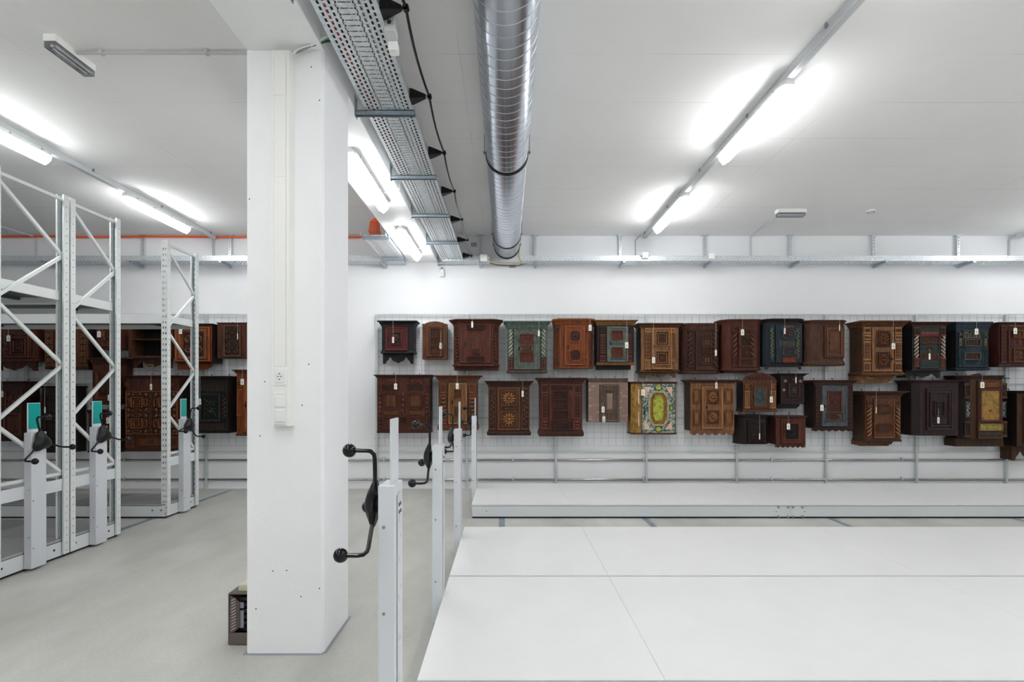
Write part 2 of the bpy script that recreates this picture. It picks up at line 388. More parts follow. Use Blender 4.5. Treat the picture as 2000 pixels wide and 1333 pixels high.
# conduits
def conduit(pts, r, label, name='conduit', mat='grey_plastic', clips=()):
    t = thing(name, label, 'pipe', pts[0])
    MB().tube(pts, r, 8).build('pipe', mat, t, 60)
    for c in clips:
        MB().box(c[0] - .012, c[0] + .012, c[1] - .02, c[1] + .02, c[2] - .02, c[2] + .012).build('clip', mat, t)
conduit([(-3.15, 3.83, CE - .022), (-1.58, 3.83, CE - .022)], .013, 'thin grey conduit from the emergency lamp to the beam', clips=((-2.97, 3.83, CE - .015), (-2.2, 3.83, CE - .015)))
conduit([(3.86, 7.3, CE - .012), (3.98 * .99, 8.40, CE - .012), (3.98 * .99, 8.44, CE - .03), (3.98 * .99, 8.444, 3.77)], .010, 'thin grey conduit from the right emergency lamp down to the cable tray')
conduit([(2.16, 8.38, CE - .02), (2.12, 8.43, CE - .03), (2.08, 8.443, CE - .08), (2.08, 8.443, 3.78)], .011, 'grey conduit bending down from the right lamp rail to the tray')
conduit([(8.2, 8.38, CE - .02), (8.13, 8.43, CE - .04), (8.12, 8.443, CE - .09), (8.12, 8.443, 3.75)], .016, 'grey conduit down to the tray at the right edge')
conduit([(-4.72, 8.38, CE - .03), (-4.74, 8.443, CE - .08), (-4.74, 8.443, 3.78)], .018, 'grey conduit from the left lamp rail down to the tray')
conduit([(-7.75, 3.5, CE - .022), (-7.62, 8.40, CE - .022), (-7.6, 8.44, CE - .04), (-7.6, 8.444, 3.78)], .014, 'grey conduit over the left shelving down to the tray')
conduit([(-7.95, 3.5, CE - .02), (-7.85, 8.2, CE - .02)], .012, 'second thin grey conduit on the ceiling over the left shelving')

# orange cable along the ceiling edge and the bundle through the beam
pts = [(XL + .1 + i * .55, 8.40, CE - .03 + .006 * math.sin(i * 1.7)) for i in range(16)]
pts = [p for p in pts if p[0] < -1.7] + [(-1.62, 8.40, CE - .03)]
tag(MB().tube(pts, .016, 8).build('orange_cable', 'orange_cable', smooth=60), 'long orange cable along the top of the back wall', 'cable')
random.seed(3)
for k in range(7):
    dx = k * .026
    p = [(-1.578, 6.86 + .03 * k, CE - .10 - .012 * (k % 3)), (-1.63 - dx * .3, 6.86 + .02 * k, CE - .15 - .01 * (k % 2)), (-1.70 - dx * .7, 6.93, CE - .26), (-1.72 - dx * .9, 7.05, CE - .35), (-1.725 - dx, 7.3, CE - .41 + .004 * (k % 3)), (-1.725 - dx, 8.1, CE - .415 + .004 * (k % 3))]
    tag(MB().tube(p, .010, 6).build('orange_cable', 'orange_cable', smooth=60), 'one of the orange cables bundled into the short tray left of the beam', 'cable', 'orange cables dropping into the short tray')

# ------------------------------------------------------------------ cable trays
def tray_cols(wd, n, pitch, ln, sw, skip=True):
    c = []; m = wd * .06
    for k in range(n):
        for sgn in (0, 1):
            u = m + .012 + k * wd * .088
            if sgn: u = wd - u
            c.append((u, sw, pitch, ln, (pitch / 2 if k % 2 else 0)))
    c.append((wd * .5, wd * .2, pitch, .007, 0))
    c += [(wd * .362, .006, pitch, .006, pitch / 2), (wd * .638, .006, pitch, .006, pitch / 2)]
    return c
def tray_y(x0, x1, y0, y1, z, h, label, cat='cable tray'):
    t = thing('cable_tray', label, cat, ((x0 + x1) / 2, (y0 + y1) / 2, z))
    wd = x1 - x0
    MB().perf((x0, y0, z), (1, 0, 0), (0, 1, 0), wd, y1 - y0, tray_cols(wd, 4, .045, .028, .0140)).build('perforated_floor', 'galvanised', t, solid=.0015)
    for x in (x0, x1):
        MB().perf((x, y0, z), (0, 0, 1), (0, 1, 0), h, y1 - y0, [(h * .3, .007, .045, .024, 0), (h * .7, .007, .045, .024, .022)]).build('side_rail', 'galvanised', t, solid=.0015)
    lp = MB()
    lp.box(x0, x0 + .008, y0, y1, z + h - .002, z + h); lp.box(x1 - .008, x1, y0, y1, z + h - .002, z + h)
    lp.build('edge_lip', 'galvanised', t)
    return t
TZ = EYE + 2.05; TX0, TX1 = -1.035, -.686
tray_y(TX0, TX1, -1.0, 8.42, TZ, .06, 'long perforated cable tray running under the ceiling beside the beam')
for i, Y in enumerate((8.40, 7.22, 6.10, 5.00, 3.84, 2.68)):
    zc = TZ - .002
    t = thing('tray_bracket', f'galvanised wall bracket under the long cable tray, {ORD[i]} from the back wall', 'bracket', (BX1, Y, TZ), 'brackets under the long cable tray')
    m_ = MB()
    m_.box(BX1 + .004, TX1 + .01, Y - .02, Y + .02, zc - .004, zc); m_.box(BX1 + .004, TX1 + .01, Y - .02, Y - .017, zc - .032, zc); m_.box(BX1 + .004, TX1 + .01, Y + .017, Y + .02, zc - .032, zc)
    m_.build('arm', 'galvanised_dark', t)
    MB().box(BX1, BX1 + .006, Y - .03, Y + .03, zc - .045, zc + .11).build('wall_plate', 'galvanised_dark', t)
    bo = MB()
    for zz in (zc - .005, zc + .08): bo.lathe([(.009, 0), (.009, .008)], BX1 + .006, Y, zz, 'x', 6)
    bo.build('bolt', 'screw_metal', t)
# cables lying in the tray
random.seed(11)
for i, (dx, mt, nm) in enumerate(((.030, 'black_rubber', 'black'), (.057, 'red_cable', 'red'), (.084, 'black_rubber', 'black'), (.111, 'red_cable', 'red'), (.140, 'grey_cable', 'grey'), (.170, 'black_rubber', 'black'),
                                  (.20, 'black_rubber', 'black'), (.23, 'black_rubber', 'black'), (.26, 'grey_cable', 'grey'), (.288, 'black_rubber', 'black'), (.315, 'black_rubber', 'black'))):
    pts = [(TX0 + dx + .004 * math.sin(k * .9 + i * 2), -0.9 + k * .5, TZ + .0135) for k in range(19)]
    tag(MB().tube(pts, .0115, 6).build('cable', mt, smooth=60), f'{nm} cable lying in the long ceiling tray, {ORD[i]} from the beam side', 'cable', 'cables lying in the long ceiling tray')
# short tray left of the beam
tray_y(-1.93, -1.60, 6.88, 8.12, TZ - .005, .07, 'short perforated cable tray left of the white beam near the back wall')
for i, Y in enumerate((7.0, 8.06)):
    t = thing('tray_bracket', ['galvanised bracket at the near end of the short tray', 'galvanised bracket at the far end of the short tray'][i], 'bracket', (BX0, Y, TZ), 'brackets under the short tray')
    zc = TZ - .007
    MB().box(-1.94, BX0, Y - .02, Y + .02, zc - .03, zc).build('arm', 'galvanised_dark', t)
    MB().box(BX0 - .006, BX0, Y - .03, Y + .03, zc - .04, zc + .12).build('wall_plate', 'galvanised_dark', t)
# tray along the back wall
def tray_x(x0, x1, label):
    y0, y1, z, h = 8.15, 8.41, 3.617, .078
    t = thing('cable_tray', label, 'cable tray', ((x0 + x1) / 2, y1, z), 'cable trays along the back wall')
    MB().perf((x0, y0, z), (0, 1, 0), (1, 0, 0), y1 - y0, x1 - x0, [(.03 + k * .033, .011, .045, .026, (k % 2) * .022) for k in range(7)]).build('perforated_floor', 'galvanised', t, solid=.0015)
    for y in (y0, y1):
        MB().perf((x0, y, z), (0, 0, 1), (1, 0, 0), h, x1 - x0, [(h * .3, .010, .06, .034, 0), (h * .7, .010, .06, .034, .03)]).build('side_rail', 'galvanised', t, solid=.0015)
    MB().box(x0, x1, y0, y0 + .008, z + h - .002, z + h).build('edge_lip', 'galvanised', t)
tray_x(-9.9, -1.62, 'perforated cable tray along the back wall left of the beam')
tray_x(-1.0, -.27, 'short stub of perforated tray between the long tray and the round duct')
tray_x(.25, 3.78, 'perforated cable tray on the back wall from the duct to the joint')
tray_x(3.79, 10.2, 'perforated cable tray on the back wall from the joint to the right edge')
hx = [(-8.6, ''), (-7.24, ''), (-5.86, ''), (-4.46, ''), (-3.3, ''), (-1.95, '')] + [((p - VX) * 8.42 / F, '') for p in (939, 1045, 1211, 1376, 1543, 1706, 1871)] + [(8.64, '')]
for i, (x, _) in enumerate(hx):
    t = thing('tray_hanger', f'galvanised post and arm holding the back wall tray, {ORD[i]} from the left', 'bracket', (x, 8.42, CE), 'hangers of the back wall tray')
    m_ = MB().perf((x - .02, 8.41, 3.58), (1, 0, 0), (0, 0, 1), .04, CE - 3.58, [(.02, .012, .05, .028, 0)])
    m_.build('slotted_post', 'galvanised', t, solid=.003)
    MB().box(x - .02, x - .017, 8.412, 8.44, 3.58, CE).box(x + .017, x + .02, 8.412, 8.44, 3.58, CE).build('post_flange', 'galvanised', t)
    MB().box(x - .06, x + .06, 8.38, 8.45, CE - .008, CE).build('ceiling_plate', 'galvanised', t)
    m_ = MB()
    m_.rings([[(x - .018, 8.42, 3.56), (x + .018, 8.42, 3.56), (x + .018, 8.42, 3.614), (x - .018, 8.42, 3.614)], [(x - .018, 8.12, 3.585), (x + .018, 8.12, 3.585), (x + .018, 8.12, 3.614), (x - .018, 8.12, 3.614)]])
    m_.build('arm', 'galvanised_dark', t)
# junction boxes, wall signs
def jbox(px, py, w_, h_, label, Y=8.13, mat='off_white_plastic', gland=True):
    x, _, z = at(px, py, Y)
    t = thing('junction_box', label, 'box', (x, Y, z), 'junction boxes on the trays')
    MB().box(x - w_ / 2, x + w_ / 2, Y - .02, Y + .018, z - h_ / 2, z + h_ / 2).build('housing', mat, t, bevel=.004)
    for s_ in (-1, 1): MB().lathe([(.012, 0), (.012, .02), (.007, .022), (.007, .03)], x + s_ * w_ / 2 - (.03 if s_ < 0 else 0), Y, z, 'x', 8).build('gland', 'grey_plastic', t)
jbox(1260, 499, .095, .09, 'white junction box on the back wall tray near the lamp rail')
jbox(1390, 501, .09, .08, 'white junction box on the back wall tray, further right')
jbox(945, 504, .11, .11, 'pale junction box on the tray stub left of the duct')
x, _, z = at(778, 100, 3.02)
t = thing('junction_box', 'grey junction box hanging off the long ceiling tray near the camera', 'box', (-.655, 3.02, 3.73), 'junction boxes on the trays')
MB().box(-.684, -.625, 2.90, 3.00, 3.60, 3.68).build('housing', 'grey_plastic', t, bevel=.004)
MB().box(-.680, -.628, 2.99, 3.05, 3.55, 3.60).build('lid', 'white_plastic', t, bevel=.003)
k_ = MB().lathe([(.013, -.0015), (.013, 0)], -.654, 2.90, 3.645, 'y', 10); k_.build('knockout', 'dark_grey', t)
def wall_sign(px, py, w_, h_, label, Y=8.45):
    x, _, z = at(px, py, Y)
    t = thing('notice_card', label, 'sign', (x, Y, z))
    MB().box(x - w_ / 2, x + w_ / 2, Y, Y + .006, z - h_ / 2, z + h_ / 2).build('card', 'grey_plastic', t)
    m_ = MB(); random.seed(int(px))
    for r_ in range(3):
        zz = z + h_ * (.28 - .26 * r_); xx = x - w_ * .42
        while xx < x + w_ * .36:
            l = random.uniform(.006, .02); m_.box(xx, xx + l, Y - .001, Y, zz - .005, zz + .005); xx += l + random.uniform(.004, .012)
    m_.build('printed_marks', 'dark_grey', t)
wall_sign(926, 478, .10, .075, 'small printed card high on the back wall left of the duct')
wall_sign(1001, 520.5, .10, .055, 'small printed card on the back wall below the duct')
x, _, z = at(863, 534, 8.42)
t = thing('climate_logger', 'small white climate logger hanging under the long tray end', 'device', (x, 8.42, z))
MB().box(x - .035, x + .035, 8.40, 8.44, z - .055, z + .06).build('housing', 'white_plastic', t, bevel=.005)
MB().box(x - .02, x + .02, 8.398, 8.401, z - .035, z + .005).build('display', 'grey_plastic', t)
MB().lathe([(.014, 0), (.014, .035)], x, 8.42, z + .06, 'z', 10).build('stem', 'grey_cable', t)

# ------------------------------------------------------------------ cones and black cable
tips = []
for i, Y in enumerate((2.85, 3.71, 4.59, 5.48, 6.39, 7.27, 8.10)):
    z = TZ + .035
    t = thing('cable_cone', f'black cone holding the black cable off the long tray, {ORD[i]} from the camera', 'bracket', (TX1, Y, z), 'black cones along the long tray')
    rs = []
    for (dx, hy, hz) in ((0.001, .045, .038), (.02, .043, .036), (.105, .014, .014), (.112, .012, .012)):
        rs.append([(TX1 + dx, Y + a * hy, z + b_ * hz) for a, b_ in ((-1, -1), (1, -1), (1, 1), (-1, 1))])
    MB().rings(rs).build('cone', 'black_plastic', t, bevel=.004)
    MB().lathe([(.008, 0), (.008, .018)], TX1 + .108, Y, z, 'x', 8).build('screw', 'screw_metal' if i == 1 else 'black_plastic', t)
    MB().lathe([(.018, -.014), (.018, .014)], TX1 + .135, Y, z, 'y', 12).build('clamp', 'black_gloss', t, 30)
    tips.append((TX1 + .135, Y, z))
pts = []
tp = [(TX1 + .12, 1.9, TZ + .035)] + tips + [(TX1 + .2, 8.40, TZ - .0)]
for a, b_ in zip(tp[:-1], tp[1:]):
    for k in range(6):
        s_ = k / 6; pts.append((a[0] + (b_[0] - a[0]) * s_ - .012 * math.sin(PI * s_), a[1] + (b_[1] - a[1]) * s_, a[2] + (b_[2] - a[2]) * s_ - .012 * math.sin(PI * s_)))
pts.append(tp[-1])
tag(MB().tube(pts, .0085, 10).build('black_cable', 'black_gloss', smooth=60), 'black cable carried on cones beside the long tray', 'cable')
# cables from trunking on the column to the tray
for i, (mt, dy, nm) in enumerate((('grey_cable', 0, 'grey'), ('green_cable', .035, 'green'), ('white_plastic', -.02, 'white'))):
    p = [(-1.287, CY0 - .03, 3.625 - .004 * i), (-1.24, CY0 - .036 + dy * .2, 3.632 + .004 * i), (-1.17, CY0 - .05, 3.652), (-1.09, CY0 - .04 + dy * .6, 3.70), (-1.045, CY0 - .01 + dy, 3.735), (-1.02, CY0 + .05 + dy, 3.74)]
    tag(MB().tube(p, .0075, 8).build('cable', mt, smooth=60), f'{nm} cable bending from the column trunking to the long tray', 'cable', 'cables from the column trunking')

# ------------------------------------------------------------------ ventilation duct
DZ = EYE + 2.298; DR = .197
t = thing('ventilation_duct', 'round spiral metal duct running along the ceiling to the back wall', 'duct', (0, 4, DZ))
MB().rings([[(DR * math.cos(2 * PI * k / 64), y, DZ + DR * math.sin(2 * PI * k / 64)) for k in range(64)] for y in (YB + 1, 8.44)], True, True, True).build('spiral_tube', 'duct_metal', t, 60)
n = 40; turns = int((8.42 - .6) / .107)
pts = [(DR * math.sin(2 * PI * k / n), .6 + .107 * k / n, DZ + DR * math.cos(2 * PI * k / n)) for k in range(turns * n)]
MB().tube(pts, .0032, 4).build('spiral_seam', 'duct_seam', t, 60)
for i, (Y, nm) in enumerate(((5.09, 'middle'), (7.75, 'far'), (8.33, 'wall'))):
    b_ = MB(); r0, r1 = DR + .003, DR + .011; rs = []
    for k in range(49):
        a = PI * (.97 + 1.06 * k / 48); c, s_ = math.cos(a), math.sin(a)
        rs.append([(r0 * c, Y - .011, DZ + r0 * s_), (r1 * c, Y - .011, DZ + r1 * s_), (r1 * c, Y + .011, DZ + r1 * s_), (r0 * c, Y + .011, DZ + r0 * s_)])
    b_.rings(rs).build('rubber_band', 'black_rubber', t, 40)
    h_ = MB()
    for s_ in (-1, 1):
        h_.box(s_ * (DR + .006), s_ * (DR + .034), Y - .012, Y + .012, DZ + .015, DZ + .03); h_.tube([(s_ * (DR + .022), Y, DZ - .005), (s_ * (DR + .022), Y, CE)], .004, 8)
    h_.build('hanger', 'screw_metal', t)
x = .0
MB().box(-.235, .235, 8.42, 8.45, DZ - .235, CE - .005).build('wall_collar', 'off_white_plastic', t)
conduit([(.205, 8.38, DZ + .0), (.19, 8.40, DZ - .12), (.235, 8.41, 3.60)], .006, 'thin yellow cable beside the duct end', 'cable', 'yellow_cable')
conduit([(-.35, 8.30, 3.635), (-.15, 8.38, 3.605), (.05, 8.40, 3.598), (.2, 8.38, 3.60), (.35, 8.30, 3.63)], .009, 'dark cable sagging between the trays below the duct', 'cable', 'heater_brown')
conduit([(-.33, 8.28, 3.65), (-.1, 8.37, 3.622), (.1, 8.38, 3.615), (.33, 8.28, 3.65)], .011, 'pale cable sagging between the trays below the duct', 'cable', 'cream_plastic')

# ------------------------------------------------------------------ column trunking with socket
t = thing('cable_trunking', 'white cable trunking with socket and switches on the column', 'trunking', (-1.34, CY0, 1.4))
def cx(px): return (px - VX) * 3.10 / F
ty0 = CY0 - .062
zt, zb = 3.62, 1.6 - (833 - VY) * 3.10 / F
x0, x1 = -1.41, -1.284
MB().rings([[(x0, CY0, zb), (x0 + .008, ty0, zb), (x1 - .01, ty0, zb), (x1, CY0, zb)], [(x0, CY0, zt), (x0 + .008, ty0, zt), (x1 - .01, ty0, zt), (x1, CY0, zt)]]).build('channel', 'off_white_plastic', t, bevel=.003)
l0, l1 = x0 + .028, x1 - .028
def zz(py): return EYE - (py - VY) * 3.10 / F
for a, b_ in ((190, 345), (347, 716)): MB().box(l0, l1, ty0 - .003, ty0 + .002, zz(b_), zz(a)).build('lid', 'off_white_plastic', t, bevel=.001)
MB().box(l0, l1, ty0 - .003, ty0 + .002, zz(186), 3.615).build('lid', 'off_white_plastic', t, bevel=.001)
MB().box(l0 - .004, l1 + .004, ty0 - .004, ty0 + .002, zz(752), zz(720)).build('socket_frame', 'white_plastic', t, bevel=.002)
so = MB().box(l0 + .008, l1 - .008, ty0 - .009, ty0 - .004, zz(748), zz(724)).build('socket', 'white_plastic', t, bevel=.002)
sc = ((l0 + l1) / 2, zz(736))
MB().tube([(sc[0] + .020 * math.cos(2 * PI * k / 24), ty0 - .009, sc[1] + .020 * math.sin(2 * PI * k / 24)) for k in range(25)], .0009, 4).build('socket_ring', 'grey_plastic', so)
for px_ in (l0 - .0015, l1 + .0003): MB().box(px_, px_ + .0012, ty0 - .0012, ty0 + .001, zz(716), zz(112)).build('lid_joint', 'grey_plastic', t)
hm = MB()
for dx, dz in ((-.0095, 0), (.0095, 0), (0, 0), (0, .0165), (0, -.0165)):
    hm.lathe([(.0034 if dz == 0 and dx else (.0018 if dz == 0 else .0038), 0), (.0034 if dz == 0 and dx else (.0018 if dz == 0 else .0038), -.0012)], sc[0] + dx, ty0 - .009, sc[1] + dz, 'y', 8)
hm.build('socket_hole', 'dark_gap', so)
MB().frame(l0 - .003, zz(770), l1 + .003, zz(752.5), ty0, .003, .004).build('blank_panel', 'off_white_plastic', t)
for a, b_ in ((774, 795), (801, 824)):
    MB().box(l0 - .002, l1 + .002, ty0 - .004, ty0 + .002, zz(b_ + 2.5), zz(a - 2.5)).build('switch_frame', 'white_plastic', t, bevel=.002)
    MB().box(l0 + .008, l1 - .008, ty0 - .010, ty0 - .003, zz(b_), zz(a)).build('switch', 'white_plastic', t, bevel=.002)
MB().box(l0, l1, ty0 - .003, ty0, zz(832), zz(829)).build('end_lid', 'grey_plastic', t)

# ------------------------------------------------------------------ heater behind the column
t = thing('convector_heater', 'grey brown metal heater with slotted sides standing left of the column', 'heater', (-1.6, 3.42, 0))
hx0, hx1, hy0, hy1, hz = -1.745, -1.583, 3.27, 3.72, .318
m_ = MB().box(hx0, hx1, hy0, hy0 + .012, .03, .075).box(hx0, hx1, hy0 - .004, hy1, .005, .035)
m_.build('base_tray', 'heater_brown', t, bevel=.003)
# side panel facing left and slotted front stile
MB().box(hx0, hx0 + .006, hy0, hy1, .03, hz).build('side_panel', 'heater_brown', t)
MB().rings([[(hx0 + .008, hy0, .055), (hx0 + .055, hy0 + .03, .10), (hx0 + .055, hy0 + .03, hz - .06), (hx0 + .012, hy0, hz - .006)], [(hx0 + .008, hy0 + .008, .055), (hx0 + .055, hy0 + .038, .10), (hx0 + .055, hy0 + .038, hz - .06), (hx0 + .012, hy0 + .008, hz - .006)]]).build('front_stile', 'heater_brown', t)
sl = MB()
for k in range(11):
    z_ = .092 + k * .0185
    sl.beam((hx0 + .017, hy0 + .003, z_), (hx0 + .038, hy0 + .017, z_ + .011), .004, .005, (0, 1, 0))
sl.build('slot', 'heater_slot', t)
MB().box(hx0, hx1, hy0, hy1, hz, hz + .006).build('top_plate', 'heater_brown', t)
MB().box(hx0 + .06, hx1, hy0 + .09, hy1 - .02, .04, hz - .01).build('inner_casing', 'heater_dark', t)
el = MB()
for k in range(6): el.box(hx0 + .045, hx1, hy0 + .05, hy0 + .09, .07 + k * .038, .09 + k * .038)
el.build('heating_element', 'heater_dark', t)
MB().box(hx0 + .05, hx0 + .075, hy0 + .04, hy0 + .05, .09, .20).box(hx0 + .05, hx0 + .075, hy0 + .04, hy0 + .05, .215, .25).build('bracket', 'sealant', t)
MB().lathe([(.008, 0), (.008, -.01)], hx0 + .105, hy0 + .05, .205, 'y', 8).build('screw', 'white_plastic', t)
MB().box(hx0 + .045, hx1, hy0 + .035, hy0 + .15, hz + .006, hz + .05).build('terminal_box', 'cream_plastic', t, bevel=.004)

# ------------------------------------------------------------------ crank posts and mobile units
def crank_post(t, side, y0, phase, teal_name):
    """side = -1: aisle is to the left (faces -x); side = +1: aisle to the right"""
    xi = -.44 if side < 0 else -4.245                 # side touching the unit
    xo = xi + side * .066                             # aisle face
    y1 = y0 + .15; ht = 1.222
    post = MB().box(min(xi, xo), max(xi, xo), y0, y1, .022, ht)
    post = post.build('control_post', 'powder_grey' if side > 0 else 'powder_light', t, bevel=.0025)
    # back channel with slots
    xb = xi - side * .003
    MB().perf((xb, y0 + .035, .2), (0, 1, 0), (0, 0, 1), .08, .98, [(.022, .008, .16, .03, 0), (.055, .008, .21, .016, .07)]).build('slotted_strip', 'powder_grey', post, solid=.002)
    sc_ = MB()
    for z_ in (1.06, .30, .72):
        sc_.lathe([(.006, 0), (.006, -.003)], (xi + xo) / 2 + side * .01, y0, z_, 'y', 10)
        sc_.lathe([(.006, 0), (.006, side * .002)], xo, y0 + .018, z_ - .1, 'x', 10)
    sc_.build('screw', 'screw_metal', post)
    bo = MB()
    for a in range(4):
        bo.box(xb - side * .004, xb, y0 + .06 + (a % 2) * .03 - .004, y0 + .06 + (a % 2) * .03 + .004, 1.11 + (a // 2) * .03 - .01, 1.11 + (a // 2) * .03 + .004)
    bo.build('bolt', 'dark_grey', post)
    # card holder
    xp = xo - side * .048
    h0, h1 = ht, ht + .262
    MB().box(xp - .004, xp + .004, y0 + .012, y1 - .012, h0 - .01, h1).build('card_holder', 'powder_light', t, bevel=.001)
    MB().box(xp + side * .0042, xp + side * .0055, y0 + .018, y1 - .016, h0 + .03, h1 - .005).build('card', 'teal_card', t)
    # crank
    hy, hz = y0 + .075, 1.137
    hub = MB(); rs = []
    for dx, rr, tri in ((0, .034, 0), (.020, .036, 0), (.022, .086, .20), (.034, .082, .20), (.056, .050, .10), (.066, .026, 0)):
        ring = []
        for k in range(36):
            a = 2 * PI * k / 36
            q = rr * (1 + tri * math.cos(3 * (a - phase)))
            ring.append((xo + side * dx, hy + q * math.sin(a), hz + q * math.cos(a)))
        rs.append(ring)
    hub.rings(rs); cr = hub.build('crank', 'black_plastic', t, 35)
    for k in range(3):
        a = phase + 2 * PI * k / 3; dy, dz = math.sin(a), math.cos(a)
        P = lambda x, r: (xo + side * x, hy + r * dy, hz + r * dz)
        arm = [P(.026, .05), P(.023, .12), P(.020, .195), P(.022, .213), P(.034, .226), P(.052, .229), P(.10, .229)]
        MB().tube(arm, .0085, 10).build('crank_arm', 'black_gloss', cr, 60)
        c = P(.118, .229)
        MB().sphere(c, .027, 20, 12).build('knob', 'black_gloss', cr, 60)
        rg = []
        for i in range(25):
            th = 2 * PI * i / 24; rg.append((c[0] + .0273 * math.cos(th), c[1], c[2] + .0273 * math.sin(th)))
        MB().tube(rg, .0006, 4).build('knob_seam', 'dark_grey', cr)

def base_common(t, xa, xb, y0, y1, boards, dmats=('deck_board',)):
    zt = .179
    MB().box(min(xa, xb) + .008, max(xa, xb) - .008, y0 + .008, y1 - .008, .0035, .1).build('undercarriage', 'dark_gap', t)
    MB().box(xa, xb, y0, y0 + .003, .021, zt - .027).build('front_fascia', 'fascia_grey', t)
    MB().box(xa, xb, y1 - .003, y1, .021, zt - .027).build('rear_fascia', 'fascia_grey', t)
    e = 0.003 if xa < xb else -0.003
    MB().box(xa, xa + e, y0, y1, .021, zt - .027).build('end_fascia', 'fascia_grey', t)
    for bi, (a, b_) in enumerate(boards):
        MB().box(a + .0008, b_ - .0008, y0, y1, zt - .0215, zt).build('deck_board', dmats[bi % len(dmats)], t, bevel=.0015)
    MB().box(xa + e, xb, y0 + .004, y1 - .004, zt - .03, zt - .022).build('deck_frame', 'dark_gap', t)

for i, (y0, ph, lab) in enumerate(((6.50, 33, 'long low rolling shelving base with bare deck in front of the back wall'),
                                   (3.998, 12, 'long low rolling shelving base with bare deck, second from the back wall'),
                                   (2.555, -12, 'long low rolling shelving base with bare deck, third from the back wall'),
                                   (1.10, -14, 'long low rolling shelving base nearest the camera, with the largest crank'))):
    y1 = y0 + 1.42; dy = 1.05 if i != 3 else 1.02
    t = thing('rolling_platform', lab, 'shelf base', (4, y0 + .71, 0), 'bare rolling shelving bases on the right')
    bs = [(-.44, .775), (.775, 3.2), (3.2, 5.6), (5.6, 8.2)]
    base_common(t, -.44, 8.2, y0, y1, bs)
    crank_post(t, -1, y0 + dy - .07, R(ph), '')
    if i == 0:
        bm_ = MB()
        for bx in (1520.5, 1539, 1548.5, 1567):
            for bz in (991, 1009.3):
                x, _, z = at(bx, bz, 6.5); bm_.lathe([(.0165, 0), (.016, -.006), (.008, -.011)], x, 6.5, z, 'y', 12)
        bm_.build('bolt', 'screw_metal', t, 40)
        hm = MB()
        for bx, bz in ((1516, 1000), (1571.5, 1000), (950, 999)):
            x, _, z = at(bx, bz, 6.5); hm.lathe([(.006, 0), (.006, -.001)], x, 6.5, z, 'y', 8)
        hm.build('hole', 'hole_dark', t)
        xs = at(1544, 1000, 6.5)[0]
        MB().box(xs - .0006, xs + .0006, 6.499, 6.501, .014, .154).build('joint', 'hole_dark', t)

def upright(t, x, y, out):                            # C section, web towards out*(+-y)
    h0, h1 = .03, 3.465; wx = .078; dp = .056
    xa = x - wx; yw = y
    u = MB().perf((xa, yw, h0), (1, 0, 0), (0, 0, 1), wx, h1 - h0, [(.024, .016, .07, .027, 0), (.054, .016, .07, .027, 0)])
    u = u.build('upright', 'upright_paint' if out < 0 else 'galvanised_dark', t, solid=.003)
    for xx in (xa, x):
        MB().perf((xx, yw if out < 0 else yw - dp, h0), (0, 1, 0), (0, 0, 1), dp, h1 - h0, [(.028, .009, .07, .013, 0)]).build('upright_flange', 'upright_paint', u, solid=.0025)
    yl = yw - out * dp
    lp = MB(); lp.box(xa, xa + .016, yl - .0015, yl + .0015, h0, h1); lp.box(x - .016, x, yl - .0015, yl + .0015, h0, h1)
    lp.build('upright_lip', 'upright_paint', u)

